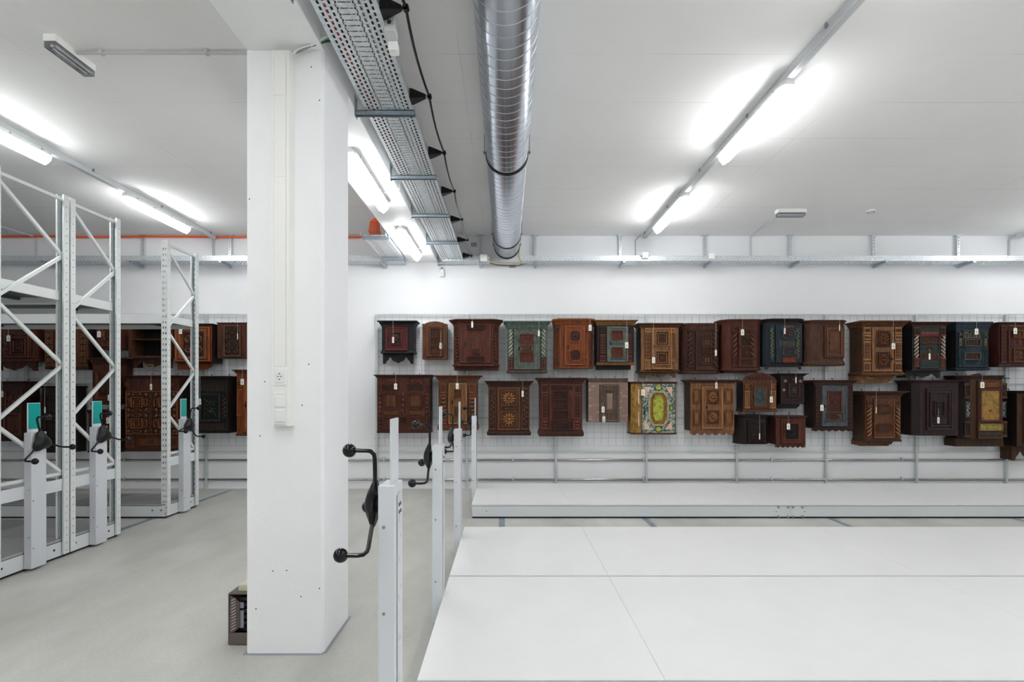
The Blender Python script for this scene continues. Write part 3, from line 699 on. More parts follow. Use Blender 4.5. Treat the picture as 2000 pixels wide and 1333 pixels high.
for i, (y0, ph, py0, lab) in enumerate(((6.50, 14, 6.75, 'tall empty rolling shelf unit standing alone, nearest the back wall'),
                                        (5.055, -12, 5.31, 'tall empty rolling shelf unit, middle of the three on the left'),
                                        (4.30, -12, 4.59, 'tall empty rolling shelf unit nearest the camera at the left edge'),
                                        (3.625, 20, 3.88, 'tall empty rolling shelf unit added unseen past the left edge to block lamp light'))):  # unseen extra unit, added to keep lamp light off the others
    y1 = y0 + (.742 if i == 2 else .66); xe = -4.25
    t = thing('rolling_shelf_unit', lab, 'shelf unit', (-6.9, y0 + .33, 0), 'tall rolling shelf units on the left')
    base_common(t, xe, -9.6, y0, y1, [(xe - .42 * (k + 1), xe - .42 * k) for k in range(12)], ('shelf_steel', 'shelf_steel', 'shelf_steel_dull'))
    hm = MB()
    for yy in (y0 + .09, y1 - .14): hm.lathe([(.011, 0), (.011, .0015)], xe, yy, .092, 'x', 12)
    hm.build('hole', 'hole_dark', t)
    cp = MB().box(xe - .10, xe + .001, y0 - .002, y0 + .001, .055, .15)
    cp.build('corner_plate', 'fascia_grey', t)
    bo = MB()
    for bx, bz in ((-4.30, .10), (-4.26 + -.15, .10)): bo.lathe([(.012, 0), (.010, -.006)], bx, y0 - .002, bz, 'y', 10)
    bo.lathe([(.009, 0), (.008, .005)], xe, y1 - .03, .14, 'x', 10)
    bo.build('bolt', 'screw_metal', t, 40)
    for xf in (-4.225, -7.0):
        upright(t, xf, y0 + .004, -1); upright(t, xf, y1 - .004, 1)
        xm = xf - .039; ya, yb = y0 + .03, y1 - .03
        nodes = [(3.40, ya), (2.885, yb), (2.365, ya), (1.84, yb), (1.32, ya), (.80, yb)]
        for (za, p), (zb_, q) in zip(nodes[:-1], nodes[1:]):
            MB().beam((xm, p, za), (xm, q, zb_), .024, .03, (1, 0, 0)).build('diagonal_brace', 'upright_paint', t, bevel=.002)
        for z_ in (3.425, .80):
            MB().beam((xm, ya, z_), (xm, yb, z_), .024, .03, (1, 0, 0)).build('cross_brace', 'upright_paint', t, bevel=.002)
    MB().box(xe + .001, xe + .006, y0 + .002, y1 - .002, .64, .752).build('kick_plate', 'powder_light', t, bevel=.001)
    # shelf at 2.54 m
    zs = 2.545
    MB().box(-9.6, -4.305, y0 + .01, y0 + .04, zs - .115, zs).build('shelf_beam', 'upright_paint', t, bevel=.003)
    MB().box(-9.6, -4.305, y1 - .04, y1 - .01, zs - .115, zs).build('shelf_beam', 'upright_paint', t, bevel=.003)
    MB().box(-4.30, -4.27, y0 + .06, y1 - .06, zs - .09, zs).build('end_rail', 'upright_paint', t, bevel=.002)
    MB().box(-9.6, -4.30, y0 + .04, y1 - .04, zs - .06, zs - .052).build('shelf_panel', 'shelf_under_shade', t)
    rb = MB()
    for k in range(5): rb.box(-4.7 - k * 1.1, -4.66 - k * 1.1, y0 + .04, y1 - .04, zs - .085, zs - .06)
    rb.build('shelf_rib', 'shelf_under_shade', t)
    crank_post(t, 1, py0, R(ph), '')

# ------------------------------------------------------------------ mesh wall, posts and pipes
MY = 8.40
px_posts = [-230, -126, 50, 226, 402, 578] + [735, 912, 1086, 1263, 1440, 1615, 1792, 1968, 2144]
zt_, zb_ = 2.815, .61
for i, px in enumerate(px_posts):
    x = (px - VX) * MY / F
    hi = zt_ + .005
    nm = (ORD[i] + ' from the left on the left side') if i < 6 else (ORD[i - 6] + ' from the left, right of the column')
    t = thing('mesh_post', 'pale steel mesh wall post, ' + nm, 'post', (x, MY + .01, 0), 'posts of the wire mesh wall')
    MB().box(x - .016, x + .016, MY + .004, MY + .046, 0, hi).build('post', 'mesh_frame', t, bevel=.003)
    MB().box(x - .04, x + .04, MY - .01, MY + .05, 0, .006).build('foot_plate', 'mesh_frame', t)
    bo = MB()
    for z_ in (.82, 1.9, .70):
        for s_ in (-1, 1): bo.lathe([(.006, 0), (.005, -.006)], x + s_ * .026, MY + .004, z_, 'y', 8)
    bo.build('bolt', 'dark_grey', t)
for i in range(len(px_posts) - 1):
    if i == 5: continue
    xa = (px_posts[i] - VX) * MY / F + .018; xb = (px_posts[i + 1] - VX) * MY / F - .018
    nm = (ORD[i] + ' from the left on the left side') if i < 5 else (ORD[i - 6] + ' from the left, right of the column')
    t = thing('wire_mesh_panel', 'white wire mesh hanging panel, ' + nm, 'mesh panel', ((xa + xb) / 2, MY, zb_), 'wire mesh hanging panels')
    fr = MB()
    for z_ in (zb_, zt_): fr.box(xa, xb, MY, MY + .018, z_ - .008, z_ + .008)
    for x in (xa, xb): fr.box(x - .006, x + .006, MY, MY + .018, zb_, zt_)
    fr.build('frame', 'mesh_frame', t)
    wr = MB(); n = 12
    for k in range(1, n): 
        x = xa + (xb - xa) * k / n; wr.beam((x, MY + .004, zb_ + .1), (x, MY + .004, zt_), .0034, .0034)
    z_ = zb_ + .09; k = 0
    while z_ < zt_ - .04:
        wr.beam((xa, MY + .0005, z_), (xb, MY + .0005, z_), .0036, .0036, (0, 0, 1)); z_ += (.092 if k % 2 else .125); k += 1
    wr.build('wire_grid', 'mesh_wire', t)
    rl = MB()
    for z_ in (2.255, 1.70, 1.155): rl.box(xa, xb, MY + .007, MY + .017, z_ - .006, z_ + .006)
    rl.build('cross_rail', 'mesh_frame', t)
for i, (py, nm) in enumerate(((899.3, 'upper'), (937.3, 'lower'))):
    z = EYE - (py - VY) * 8.42 / F; r = .017
    t = thing('heating_pipe', f'{nm} of the two shiny pipes along the foot of the back wall', 'pipe', (0, 8.43, z), 'shiny pipes along the back wall')
    for a, b_ in ((-9.9, 10.1),):
        MB().rings([[(x, 8.425 + (-r) * math.cos(2 * PI * k / 16) * .99, z + r * math.sin(2 * PI * k / 16)) for k in range(16)] for x in (a, b_)]).build('pipe', 'chrome_pipe', t, 60)
    for px in (750, 1002, 1257, 1507, 1762, 495, 243, -10):
        x = (px - VX) * 8.42 / F
        c = MB().lathe([(.024, -.010), (.026, 0), (.024, .010)], x, 8.425, z, 'x', 14)
        c.box(x - .007, x + .007, 8.425, 8.454, z + .02, z + .045)
        c.build('pipe_clamp', 'galvanised', t)
# ------------------------------------------------------------------ wall cupboards
BK = 8.393                                            # back plane of all cupboards
def offs(poly, d):
    out = []; n = len(poly); nrm = []
    for (x0, y0), (x1, y1) in zip(poly[:-1], poly[1:]):
        l = math.hypot(x1 - x0, y1 - y0); nrm.append(((y1 - y0) / l, -(x1 - x0) / l))
    for i in range(n):
        if i == 0: nx, ny = nrm[0]; out.append((poly[0][0] + nx * d, poly[0][1]))
        elif i == n - 1: nx, ny = nrm[-1]; out.append((poly[-1][0] + nx * d, poly[-1][1]))
        else:
            a, b_ = nrm[i - 1], nrm[i]; k = 1 + a[0] * b_[0] + a[1] * b_[1]
            out.append((poly[i][0] + (a[0] + b_[0]) / k * d, poly[i][1] + (a[1] + b_[1]) / k * d))
    return out
def loft(mb, poly, prof):
    mb.rings([[(x, y, z) for x, y in offs(poly, d)] for d, z in prof]); return mb
CR = {'A': (700, 580, 4.4425), 'B': (1050, 580, 4.4425), 'C': (1300, 600, 4.4425), 'D': (1640, 600, 4.1667), 'L': (0, 600, 4.0)}
def spiral(mb, cx, cz, r, a0, dirn, y, th, turns=1.1):
    pts = []; n = 9
    for k in range(n + 1):
        s_ = k / n; a = a0 + dirn * 2 * PI * turns * s_; q = r * (1 - .8 * s_)
        pts.append((cx + q * math.cos(a), y, cz + q * math.sin(a)))
    mb.tube(pts, th, 4)
def m_scroll(mb, cx, cz, hw, hh, y, rnd):
    th = max(.0035, min(hw, hh) * .10); nx = max(1, round(hw / hh * 1.0)); nz = max(1, round(hh / hw * 1.0))
    cw, chh = hw / nx, hh / nz
    for i in range(nx):
        for j in range(nz):
            ox = cx - hw + cw * (2 * i + 1); oz = cz - hh + chh * (2 * j + 1)
            for sx in (-1, 1):
                for sz in (-1, 1):
                    spiral(mb, ox + sx * cw * .48, oz + sz * chh * .48, min(cw, chh) * .40, PI / 2 if sz < 0 else -PI / 2, sx * sz, y, th)
            mb.dome(ox, oz, cw * .2, chh * .2, 0, y, th * 2.2, 8)
def m_rosette(mb, cx, cz, hw, hh, y, rnd, n=12):
    r_ = min(hw, hh)
    for k in range(n):
        a = 2 * PI * k / n; mb.dome(cx + math.cos(a) * hw * .62, cz + math.sin(a) * hh * .62, r_ * .37, PI * .60 * r_ / n, a, y, r_ * .22, 8)
    mb.dome(cx, cz, r_ * .24, r_ * .24, 0, y, r_ * .26, 10)
def m_flower(mb, cx, cz, hw, hh, y, rnd):
    for k in range(4):
        a = PI / 2 * k; mb.dome(cx + math.cos(a) * hw * .38, cz + math.sin(a) * hh * .38, min(hw, hh) * .3, min(hw, hh) * .2, a, y, min(hw, hh) * .2)
        a += PI / 4; mb.dome(cx + math.cos(a) * hw * .78, cz + math.sin(a) * hh * .78, min(hw, hh) * .26, min(hw, hh) * .13, a, y, min(hw, hh) * .16)
    mb.dome(cx, cz, min(hw, hh) * .16, min(hw, hh) * .16, 0, y, min(hw, hh) * .26)
def m_leaf(mb, cx, cz, hw, hh, y, rnd):
    for k in range(-2, 3):
        a = PI / 2 + k * .62; mb.dome(cx + math.cos(a) * hw * .5, cz + math.sin(a) * hh * .5, min(hw, hh) * .5, min(hw, hh) * .14, a, y, .008)
    for s_ in (-1, 1): mb.dome(cx + s_ * hw * .45, cz - hh * .5, hw * .45, hh * .12, s_ * .5, y, .008)
    mb.dome(cx, cz - hh * .3, hw * .08, hh * .5, 0, y, .007)
def m_vine(mb, cx, cz, hw, hh, y, rnd):
    n = max(3, int(hh / hw)); pts = []
    for k in range(n * 4 + 1):
        s_ = k / (n * 4); pts.append((cx + hw * .45 * math.sin(s_ * n * PI), y, cz - hh * .95 + 1.9 * hh * s_))
    mb.tube(pts, .0035, 4)
    for k in range(n * 2):
        z_ = cz - hh * .9 + 1.8 * hh * (k + .5) / (n * 2); sg = 1 if k % 2 else -1
        mb.dome(cx + sg * hw * .5, z_, hw * .42, hw * .22, sg * .7, y, .006)
def m_ladder(mb, cx, cz, hw, hh, y, rnd):
    n = max(3, int(hh / hw * 1.6))
    for k in range(n):
        z_ = cz - hh + 2 * hh * (k + .5) / n; mb.box(cx - hw * .8, cx + hw * .8, y - .008, y, z_ - hh / n * .45, z_ + hh / n * .45)
def m_chevron(mb, cx, cz, hw, hh, y, rnd):
    n = max(3, int(hh / hw * 1.3))
    for k in range(n):
        z_ = cz - hh + 2 * hh * (k + .3) / n
        for s_ in (-1, 1): mb.beam((cx, y - .003, z_), (cx + s_ * hw * .85, y - .003, z_ + hw * .7), .008, hh / n * .5, (0, 1, 0))
def m_diamond(mb, cx, cz, hw, hh, y, rnd):
    n = max(1, round(hh / hw))
    for k in range(n):
        z_ = cz - hh + 2 * hh * (k + .5) / n; q = hh / n * .85; a = hw * .85
        mb.rings([[(cx - a, y, z_), (cx, y, z_ - q), (cx + a, y, z_), (cx, y, z_ + q)], [(cx - a * .3, y - .012, z_), (cx, y - .012, z_ - q * .3), (cx + a * .3, y - .012, z_), (cx, y - .012, z_ + q * .3)]])
def m_dots(mb, cx, cz, hw, hh, y, rnd):
    nx = max(2, int(hw / .014)); nz = max(1, int(hh / .014))
    for i in range(nx):
        for j in range(nz): mb.dome(cx - hw + 2 * hw * (i + .5) / nx, cz - hh + 2 * hh * (j + .5) / nz, .007, .007, 0, y, .006, 6)
def m_arch(mb, cx, cz, hw, hh, y, rnd):
    pts = [(cx - hw * .7, y, cz - hh * .9)] + [(cx + hw * .7 * math.cos(PI - PI * k / 8), y, cz + hh * .3 + hh * .55 * math.sin(PI * k / 8)) for k in range(9)] + [(cx + hw * .7, y, cz - hh * .9)]
    mb.tube(pts, .006, 4); mb.box(cx - hw * .9, cx + hw * .9, y - .012, y, cz - hh, cz - hh * .86)
def m_heart(mb, cx, cz, hw, hh, y, rnd):
    for s_ in (-1, 1):
        spiral(mb, cx + s_ * hw * .38, cz + hh * .35, hw * .42, PI / 2 + s_ * PI / 2, -s_, y, .010, .9)
        mb.tube([(cx + s_ * hw * .8, y, cz + hh * .9), (cx + s_ * hw * .2, y, cz + hh * .55), (cx, y, cz + hh * .75)], .009, 4)
        mb.tube([(cx + s_ * hw * .75, y, cz - hh * .1), (cx + s_ * hw * .3, y, cz - hh * .15), (cx + s_ * hw * .1, y, cz - hh * .02)], .010, 4)
        mb.tube([(cx + s_ * hw * .1, y, cz - hh * .1), (cx + s_ * hw * .55, y, cz - hh * .5), (cx + s_ * hw * .85, y, cz - hh * .95)], .010, 4)
    mb.dome(cx, cz - hh * .45, hw * .35, hh * .22, 0, y, .014)
def m_geo(mb, cx, cz, hw, hh, y, rnd):                # geometric strapwork field
    mb.frame(cx - hw * .55, cz - hh * .5, cx + hw * .55, cz + hh * .5, y, hw * .14, .018)
    mb.frame(cx - hw * .3, cz - hh * .28, cx + hw * .3, cz + hh * .28, y, hw * .1, .02)
    m_flower(mb, cx, cz, hw * .2, hh * .2, y - .006, rnd)
    for s_ in (-1, 1):
        mb.oct(cx, cz + s_ * hh * .8, hw * .42, hh * .15, y, hw * .09, .018)
        mb.oct(cx + s_ * hw * .8, cz, hw * .16, hh * .4, y, hw * .08, .018)
        for s2 in (-1, 1): mb.dome(cx + s_ * hw * .8, cz + s2 * hh * .75, hw * .13, hh * .2, s_ * s2 * .5, y, .014)
def m_text(mb, cx, cz, hw, hh, y, rnd):
    x = cx - hw
    while x < cx + hw * .9:
        l = rnd.uniform(.006, .014); mb.box(x, x + l, y - .003, y, cz - hh, cz + hh); x += l + rnd.uniform(.004, .009)
MOT = dict(scroll=m_scroll, rosette=m_rosette, flower=m_flower, leaf=m_leaf, vine=m_vine, ladder=m_ladder, chevron=m_chevron, diamond=m_diamond, dots=m_dots, arch=m_arch, heart=m_heart, geo=m_geo, text=m_text)
def apron_poly(x0, x1, zt, zb, kind):
    w_ = x1 - x0; c = (x0 + x1) / 2; h = zt - zb; P = [(x0, zt), (x0, zb)]
    if kind == 'scallop':
        n = 24
        for k in range(n + 1):
            s_ = k / n; a = abs(s_ - .5) * 2
            d = (1 if a > .82 else (.25 + .5 * abs(math.sin(a * 3.6 * PI / 2 + .2)) if a > .18 else .95 - a))
            P.append((x0 + w_ * s_, zt - h * d))
    elif kind == 'waves':
        n = 60
        for k in range(n + 1): s_ = k / n; P.append((x0 + w_ * s_, zb + h * .55 * (1 - abs(math.sin(s_ * PI * 6)))))
    elif kind == 'feet':
        P += [(x0 + w_ * .06, zb), (x0 + w_ * .09, zt - h * .3), (x1 - w_ * .09, zt - h * .3), (x1 - w_ * .06, zb)]
    elif kind == 'bracket':
        P = [(x0, zt), (x0, zb)]; P += [(x0 + w_ * .84, zb), (x0 + w_ * .88, zb + h * .25), (x0 + w_ * .94, zb + h * .35), (x1 - w_ * .02, zb + h * .7)]
        P.append((x1, zt)); return P
    P += [(x1, zb), (x1, zt)]
    Q = []
    for p in P:
        if not Q or math.hypot(p[0] - Q[-1][0], p[1] - Q[-1][1]) > 1e-5: Q.append(p)
    return Q
seedn = [100]
def cab(cr, label, body, mat, corn=None, base=None, tail=None, depth=.27, cham=0, door=None, dmat=None, panels=(), pil=(), tags=(), crest=None, frames=(), dent=False, rope=None,
        cmat=None, sidemat=None, lock=None, hinge=False, interior=None, drawer=None, plate=None, basemat=None, fmats=None, name='wall_cupboard'):
    ox, oy, sc = CR[cr]; Yf = BK - depth
    seedn[0] += 1; rnd = random.Random(seedn[0])
    def X(u, Y=Yf): return (ox + u / sc - VX) * Y / F
    def Z(v, Y=Yf): return EYE - (oy + v / sc - VY) * Y / F
    K = Yf / F / sc
    x0, x1, zt, zb = X(body[0]), X(body[2]), Z(body[1]), Z(body[3])
    cmat = cmat or mat; basemat = basemat or cmat; dmat = dmat or mat
    t = thing(name, label, 'wall cupboard', ((x0 + x1) / 2, BK, zb), 'old wooden cupboards hanging on the mesh wall')
    c = cham * K
    poly = [(x0, BK), (x0, Yf), (x1, Yf), (x1, BK)] if c == 0 else [(x0, BK), (x0, Yf + c), (x0 + c, Yf), (x1 - c, Yf), (x1, Yf + c), (x1, BK)]
    if interior:                                      # open shelf box
        bo = MB(); th = .035
        bo.box(x0, x0 + th, Yf, BK, zb, zt); bo.box(x1 - th, x1, Yf, BK, zb, zt); bo.box(x0 + th, x1 - th, Yf, BK, zb, zb + th); bo.box(x0 + th, x1 - th, Yf, BK, zt - th * .5, zt)
        MB().box(x0 + th, x1 - th, BK - .012, BK, zb + th, zt - th * .5).build('back_board', 'deep_d', t)  # near-black wood stands in for the shade inside the compartments
        bo.build('body', mat, t)
        for v in interior: MB().box(x0 + th, x1 - th, Yf + .03, BK - .012, Z(v) - .008, Z(v) + .008).build('shelf', mat, t)
    else:
        loft(MB(), poly, [(0, zb), (0, zt)]).build('body', sidemat or mat, t, bevel=.003)
        if sidemat:
            fw = MB().box(x0 + c, x1 - c, Yf - .004, Yf, zb, zt); fw.build('front_board', mat, t)
    if corn:
        ct = Z(corn[0]); ov = corn[1] * K; h = ct - zt
        loft(MB(), poly, [(.002, zt - h * .12), (ov * .18, zt - h * .1), (ov * .2, zt + h * .15), (ov * .45, zt + h * .35), (ov * .6, zt + h * .62), (ov * .9, zt + h * .72), (ov, zt + h * .78), (ov, zt + h * .97), (ov * .96, ct)]).build('cornice', cmat, t, 35)
        if dent:
            d_ = MB(); n = int((x1 - x0) / .022)
            for k in range(n): d_.box(x0 + (x1 - x0) * (k + .15) / n, x0 + (x1 - x0) * (k + .7) / n, Yf - ov * .5 - .004, Yf - .004, zt + h * .12, zt + h * .32)
            d_.build('dentil_moulding', cmat, t)
        if rope:
            d_ = MB(); n = int((x1 - x0) / .02)
            for k in range(n):
                xx = x0 + (x1 - x0) * (k + .5) / n; d_.dome(xx, zt + h * .1, .014, .006, .8, Yf - .006, .008, 6)
            d_.build('rope_moulding', rope, t)
        topz = ct
    else: topz = zt
    if base:
        bh, bo_ = base[0] * K, base[1] * K
        loft(MB(), poly, [(bo_ * .25, zb + bh * .15), (bo_ * .5, zb - bh * .05), (bo_, zb - bh * .35), (bo_, zb - bh * .75), (bo_ * .5, zb - bh)]).build('base_moulding', basemat, t, 35)
        if rope:
            d_ = MB(); n = int((x1 - x0) / .02)
            for k in range(n):
                xx = x0 + (x1 - x0) * (k + .5) / n; d_.dome(xx, zb - bh * .55, .013, .006, .8, Yf - bo_ - .001, .007, 6)
            d_.build('rope_moulding', rope, t)
        zlow = zb - bh
    else: zlow = zb
    if tail:
        tx0, tx1, ty, kind = tail; Yt = Yf + depth * .35 if kind in ('box', 'bracket', 'scallop') else Yf + .015
        a0, a1, z2 = X(tx0, Yt), X(tx1, Yt), Z(ty, Yt)
        a0 = max(a0, x0 - .02); a1 = min(a1, x1 + .02)
        if kind == 'box': MB().box(a0, a1, Yt, BK, z2, zlow).build('lower_shelf', mat, t, bevel=.003)
        else:
            MB().prism(apron_poly(a0, a1, zlow + .002, z2, kind), Yt, Yt + .02).build('apron', mat, t)
            if kind in ('bracket', 'scallop'): MB().box(a0, a0 + .02, Yt + .02, BK, z2 + .01, zlow).build('side_bracket', mat, t)
    if crest:
        cx0, cx1, cy, ckind = crest; a0, a1, z2 = X(cx0), X(cx1), Z(cy); P = [(a0, topz - .003)]
        n = 30
        for k in range(n + 1):
            s_ = k / n; e = math.sin(PI * s_); wv = .14 * abs(math.sin(s_ * PI * 6))
            P.append((a0 + (a1 - a0) * s_, topz + (z2 - topz) * (.12 + .8 * e ** .8 + wv * .6)))
        P.append((a1, topz - .003))
        MB().prism(P, Yf + .005, Yf + .028).build('crest', ckind, t)
        if z2 - topz > .06:
            cm_ = MB(); 
            for k in range(-3, 4): cm_.dome((a0 + a1) / 2 + k * (a1 - a0) * .1, topz + (z2 - topz) * (.45 - .05 * abs(k)), .012, .035, -k * .3, Yf + .005, .012)
            cm_.build('crest_carving', ckind, t)
    fy = Yf - (.004 if sidemat else 0)
    dy = fy
    dpart = None
    if door:
        dx0, dx1, dz1, dz0 = X(door[0]), X(door[2]), Z(door[1]), Z(door[3]); dy = fy - .016
        dpart = MB().box(dx0, dx1, dy, fy + .002, dz0, dz1).build('door', dmat, t, bevel=.003)
        MB().frame(dx0 + .004, dz0 + .004, dx1 - .004, dz1 - .004, dy, .02, .009).build('door_moulding', relief_light(dmat), dpart)
        MB().box(dx0 - .006, dx1 + .006, fy - .002, fy + .001, dz0 - .006, dz1 + .006).build('door_shadow_line', 'deep_d', t)  # dark border painted in as the shadow gap round the door
        lx, lz = (X(lock[0]), Z(lock[1])) if lock else (dx0 + .03, (dz0 + dz1) / 2)
        lk = MB(); lk.prism([(lx - .012, lz - .02), (lx, lz - .032), (lx + .012, lz - .02), (lx + .012, lz + .02), (lx, lz + .03), (lx - .012, lz + .02)], dy - .004, dy)
        lk.lathe([(.004, 0), (.004, -.014), (.009, -.018), (.009, -.024)], lx, dy - .003, lz, 'y', 8)
        lk.build('lock', 'iron', dpart)
        if hinge:
            hm_ = MB()
            for zz_ in (dz0 + (dz1 - dz0) * .15, dz0 + (dz1 - dz0) * .85): hm_.box(dx1 - .03, dx1 + .02, dy - .004, dy, zz_ - .01, zz_ + .01)
            hm_.build('hinge', 'iron', dpart)
    for pi_, p in enumerate(panels):
        typ, a, b_, c_, d_ = p[:5]; pm = p[5] if len(p) > 5 else dmat; fm = p[6] if len(p) > 6 else pm; gm = p[7] if len(p) > 7 else None
        px0, px1, pz1, pz0 = X(a), X(c_), Z(b_), Z(d_)
        ind = door and (a >= door[0] - 3 and c_ <= door[2] + 3); yy = dy if ind else fy; par = dpart if ind else t
        cx_, cz_ = (px0 + px1) / 2, (pz0 + pz1) / 2; hw, hh = (px1 - px0) / 2, (pz1 - pz0) / 2
        kind = typ.split('+'); fr = kind[0] if len(kind) > 1 else None; mo = kind[-1]
        tt = min(hw, hh) * .18
        if not gm and mo in MOT and mo != 'text' and pm in W_: gm = recess_shade(pm)
        if mo in MOT: pm = relief_light(pm)
        fm = relief_light(fm)
        g = hb_ = None
        if gm:
            g_ = MB(); gt = .0025 + .0015 * pi_
            if fr == 'oct': g_.oct(cx_, cz_, hw * .95, hh * .95, yy, None, gt)
            elif fr == 'ell': g_.lathe([(1, 0), (1, -gt)], 0, 0, 0, 'y', 20); g_.v = [(cx_ + x * hw, yy + y, cz_ + z * hh) for x, y, z in g_.v]
            else: g_.box(px0, px1, yy - gt, yy, pz0, pz1)
            g_.build('panel_ground', gm, par); yy -= gt
        if fr:
            f_ = MB()
            if fr == 'sq': f_.frame(px0, pz0, px1, pz1, yy, tt, .014)
            elif fr == 'sq2': f_.frame(px0, pz0, px1, pz1, yy, tt * .8, .016); f_.frame(px0 + tt * 1.8, pz0 + tt * 1.8, px1 - tt * 1.8, pz1 - tt * 1.8, yy, tt * .6, .012)
            elif fr == 'oct': f_.oct(cx_, cz_, hw, hh, yy, tt, .014)
            elif fr == 'octin': f_.oct(cx_, cz_, hw, hh, yy, tt * .6, .010, .22); f_.oct(cx_, cz_, hw * .8, hh * .8, yy, tt * .6, .008, .3)
            elif fr == 'ell':
                f_.tube([(cx_ + hw * math.cos(2 * PI * k / 24), yy, cz_ + hh * math.sin(2 * PI * k / 24)) for k in range(25)], .005, 4)
            elif fr == 'cross':
                f_.frame(cx_ - hw * .7, cz_ - hh, cx_ + hw * .7, cz_ + hh, yy, tt * .55, .010); f_.frame(cx_ - hw, cz_ - hh * .7, cx_ + hw, cz_ + hh * .7, yy, tt * .55, .010)
            f_.build('panel_moulding', fm, par)
            q = .70 if fr != 'octin' else .6
            if fr == 'sq2': q = .55
            if mo == 'rosette': q = .86
        else: q = 1
        if mo == 'field':
            MB().rings([[(cx_ + s_ * hw * q * k_, y_, cz_ + s2 * hh * q * k_) for s_, s2 in ((-1, -1), (1, -1), (1, 1), (-1, 1))] for y_, k_ in ((yy, 1), (yy - .010, .8))]).build('raised_panel', pm, par)
        elif mo in MOT:
            m_ = MB(); MOT[mo](m_, cx_, cz_, hw * q, hh * q, yy, rnd)
            m_.build('carving', pm, par, 40)
    for p in pil:
        typ, a, c_, b_, d_ = p[:5]; pm = p[5] if len(p) > 5 else mat; p2 = p[6] if len(p) > 6 else pm
        ctr = body[0] + body[2]
        for mir in ((0, 1) if not (len(p) > 7 and p[7] == 'one') else (0,)):
            u0, u1 = (a, c_) if not mir else (ctr - c_, ctr - a)
            px0, px1, pz1, pz0 = X(u0), X(u1), Z(b_), Z(d_); cx_, hw = (px0 + px1) / 2, (px1 - px0) / 2
            cz_, hh = (pz0 + pz1) / 2, (pz1 - pz0) / 2
            yp = fy
            if c and (cx_ < x0 + c or cx_ > x1 - c):  # sits on the slanted corner
                yp = Yf + max(0, (x0 + c - cx_) if cx_ < x0 + c else (cx_ - (x1 - c)))
            if typ == 'twist':
                pr = MB().lathe([(hw * .55, 0), (hw * .55, 2 * hh)], cx_, yp - hw * .35, pz0, 'z', 12).build('twisted_column', recess_shade(pm), t, 60)
                tn = 2 * hh / (hw * 3.6); rg = MB()
                for ph in (0, PI): rg.tube(helix(cx_, yp - hw * .35, pz0, pz1, hw * .62, tn * (1 if not mir else -1), ph), hw * .34, 6)
                rg.build('spiral_ridge', relief_light(p2), pr, 60)
                MB().box(px0, px1, yp - hw * 1.1, yp + .01, pz0 - .02, pz0).build('column_base', pm, pr); MB().box(px0, px1, yp - hw * 1.1, yp + .01, pz1, pz1 + .02).build('column_capital', pm, pr)
            elif typ == 'bulb':
                n = max(4, int(hh / hw * .9)); prof = []
                for k in range(n):
                    for s_ in range(6): prof.append((hw * (.5 + .5 * math.sin(PI * s_ / 5)), 2 * hh * (k + s_ / 5) / n))
                MB().lathe(prof, cx_, yp - hw * .3, pz0, 'z', 12).build('turned_column', pm, t, 60)
            else:
                pr = MB().box(px0, px1, yp - .014, yp + .004, pz0, pz1).build('pilaster', recess_shade(pm) if typ in MOT else pm, t, bevel=.002)
                MB().frame(px0, pz0, px1, pz1, yp - .014, hw * .22, .006).box(px0 - .003, px1 + .003, yp - .022, yp, pz0, pz0 + hw * .5).box(px0 - .003, px1 + .003, yp - .022, yp, pz1 - hw * .5, pz1).build('pilaster_moulding', relief_light(pm), pr)
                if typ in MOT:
                    m_ = MB(); MOT[typ](m_, cx_, cz_, hw * .72, hh * .86, yp - .015, rnd); m_.build('carving', relief_light(p2), pr, 40)
    if drawer:
        a, b_, c_, d_ = drawer; m_ = MB().box(X(a), X(c_), fy - .012, fy, Z(d_), Z(b_)); dr = m_.build('drawer', dmat, t, bevel=.003)
        MB().frame(X(a) + .01, Z(d_) + .01, X(c_) - .01, Z(b_) - .01, fy - .012, .012, .006).build('drawer_moulding', dmat, dr)
        MB().sphere(((X(a) + X(c_)) / 2, fy - .022, (Z(b_) + Z(d_)) / 2), .012, 10, 6).build('knob', 'iron', dr, 60)
    if plate:
        a, b_, c_, d_ = plate; Yp = Yf + depth * .35
        pl = MB().box(X(a, Yp), X(c_, Yp), Yp - .003, Yp, Z(d_, Yp), Z(b_, Yp)).build('number_plate', 'brass_plate', t)
        m_ = MB(); MOT['text'](m_, (X(a, Yp) + X(c_, Yp)) / 2, (Z(b_, Yp) + Z(d_, Yp)) / 2, (X(c_, Yp) - X(a, Yp)) * .4, (Z(b_, Yp) - Z(d_, Yp)) * .25, Yp - .003, rnd); m_.build('plate_marks', 'deep', pl)
    # hooks that hang it on the mesh
    hk = MB()
    for s_ in (.25, .75):
        hx_ = x0 + (x1 - x0) * s_; hk.tube([(hx_, BK - .02, topz - .01), (hx_, BK - .02, topz + .02), (hx_, BK - .012, topz + .035), (hx_, BK + .003, topz + .035), (hx_ , BK + .004, topz + .022)], .004, 6)
    hk.build('hook', 'iron', t)
    ovm = (corn[1] * K if corn else 0) + .016
    for tg in tags:
        u, v, wd = tg[:3]; tcx, tcz = X(u, Yf - ovm), Z(v, Yf - ovm); hw = wd / 2 / sc * Yf / F; hh = .047
        yq = Yf - ovm - .010; cut = hw * .45
        pt = MB().prism([(tcx - hw, tcz - hh), (tcx + hw, tcz - hh), (tcx + hw, tcz + hh - cut), (tcx + hw - cut, tcz + hh), (tcx - hw + cut, tcz + hh), (tcx - hw, tcz + hh - cut)], yq, yq + .002).build('paper_tag', 'paper_tag', t)
        MB().lathe([(min(hw * .28, .005), 0), (min(hw * .28, .005), -.0008)], tcx, yq, tcz + hh * .8, 'y', 8).build('tag_eyelet', 'iron', pt)
        zs_ = max(tcz + hh + .02, topz if len(tg) < 4 else Z(tg[3]))
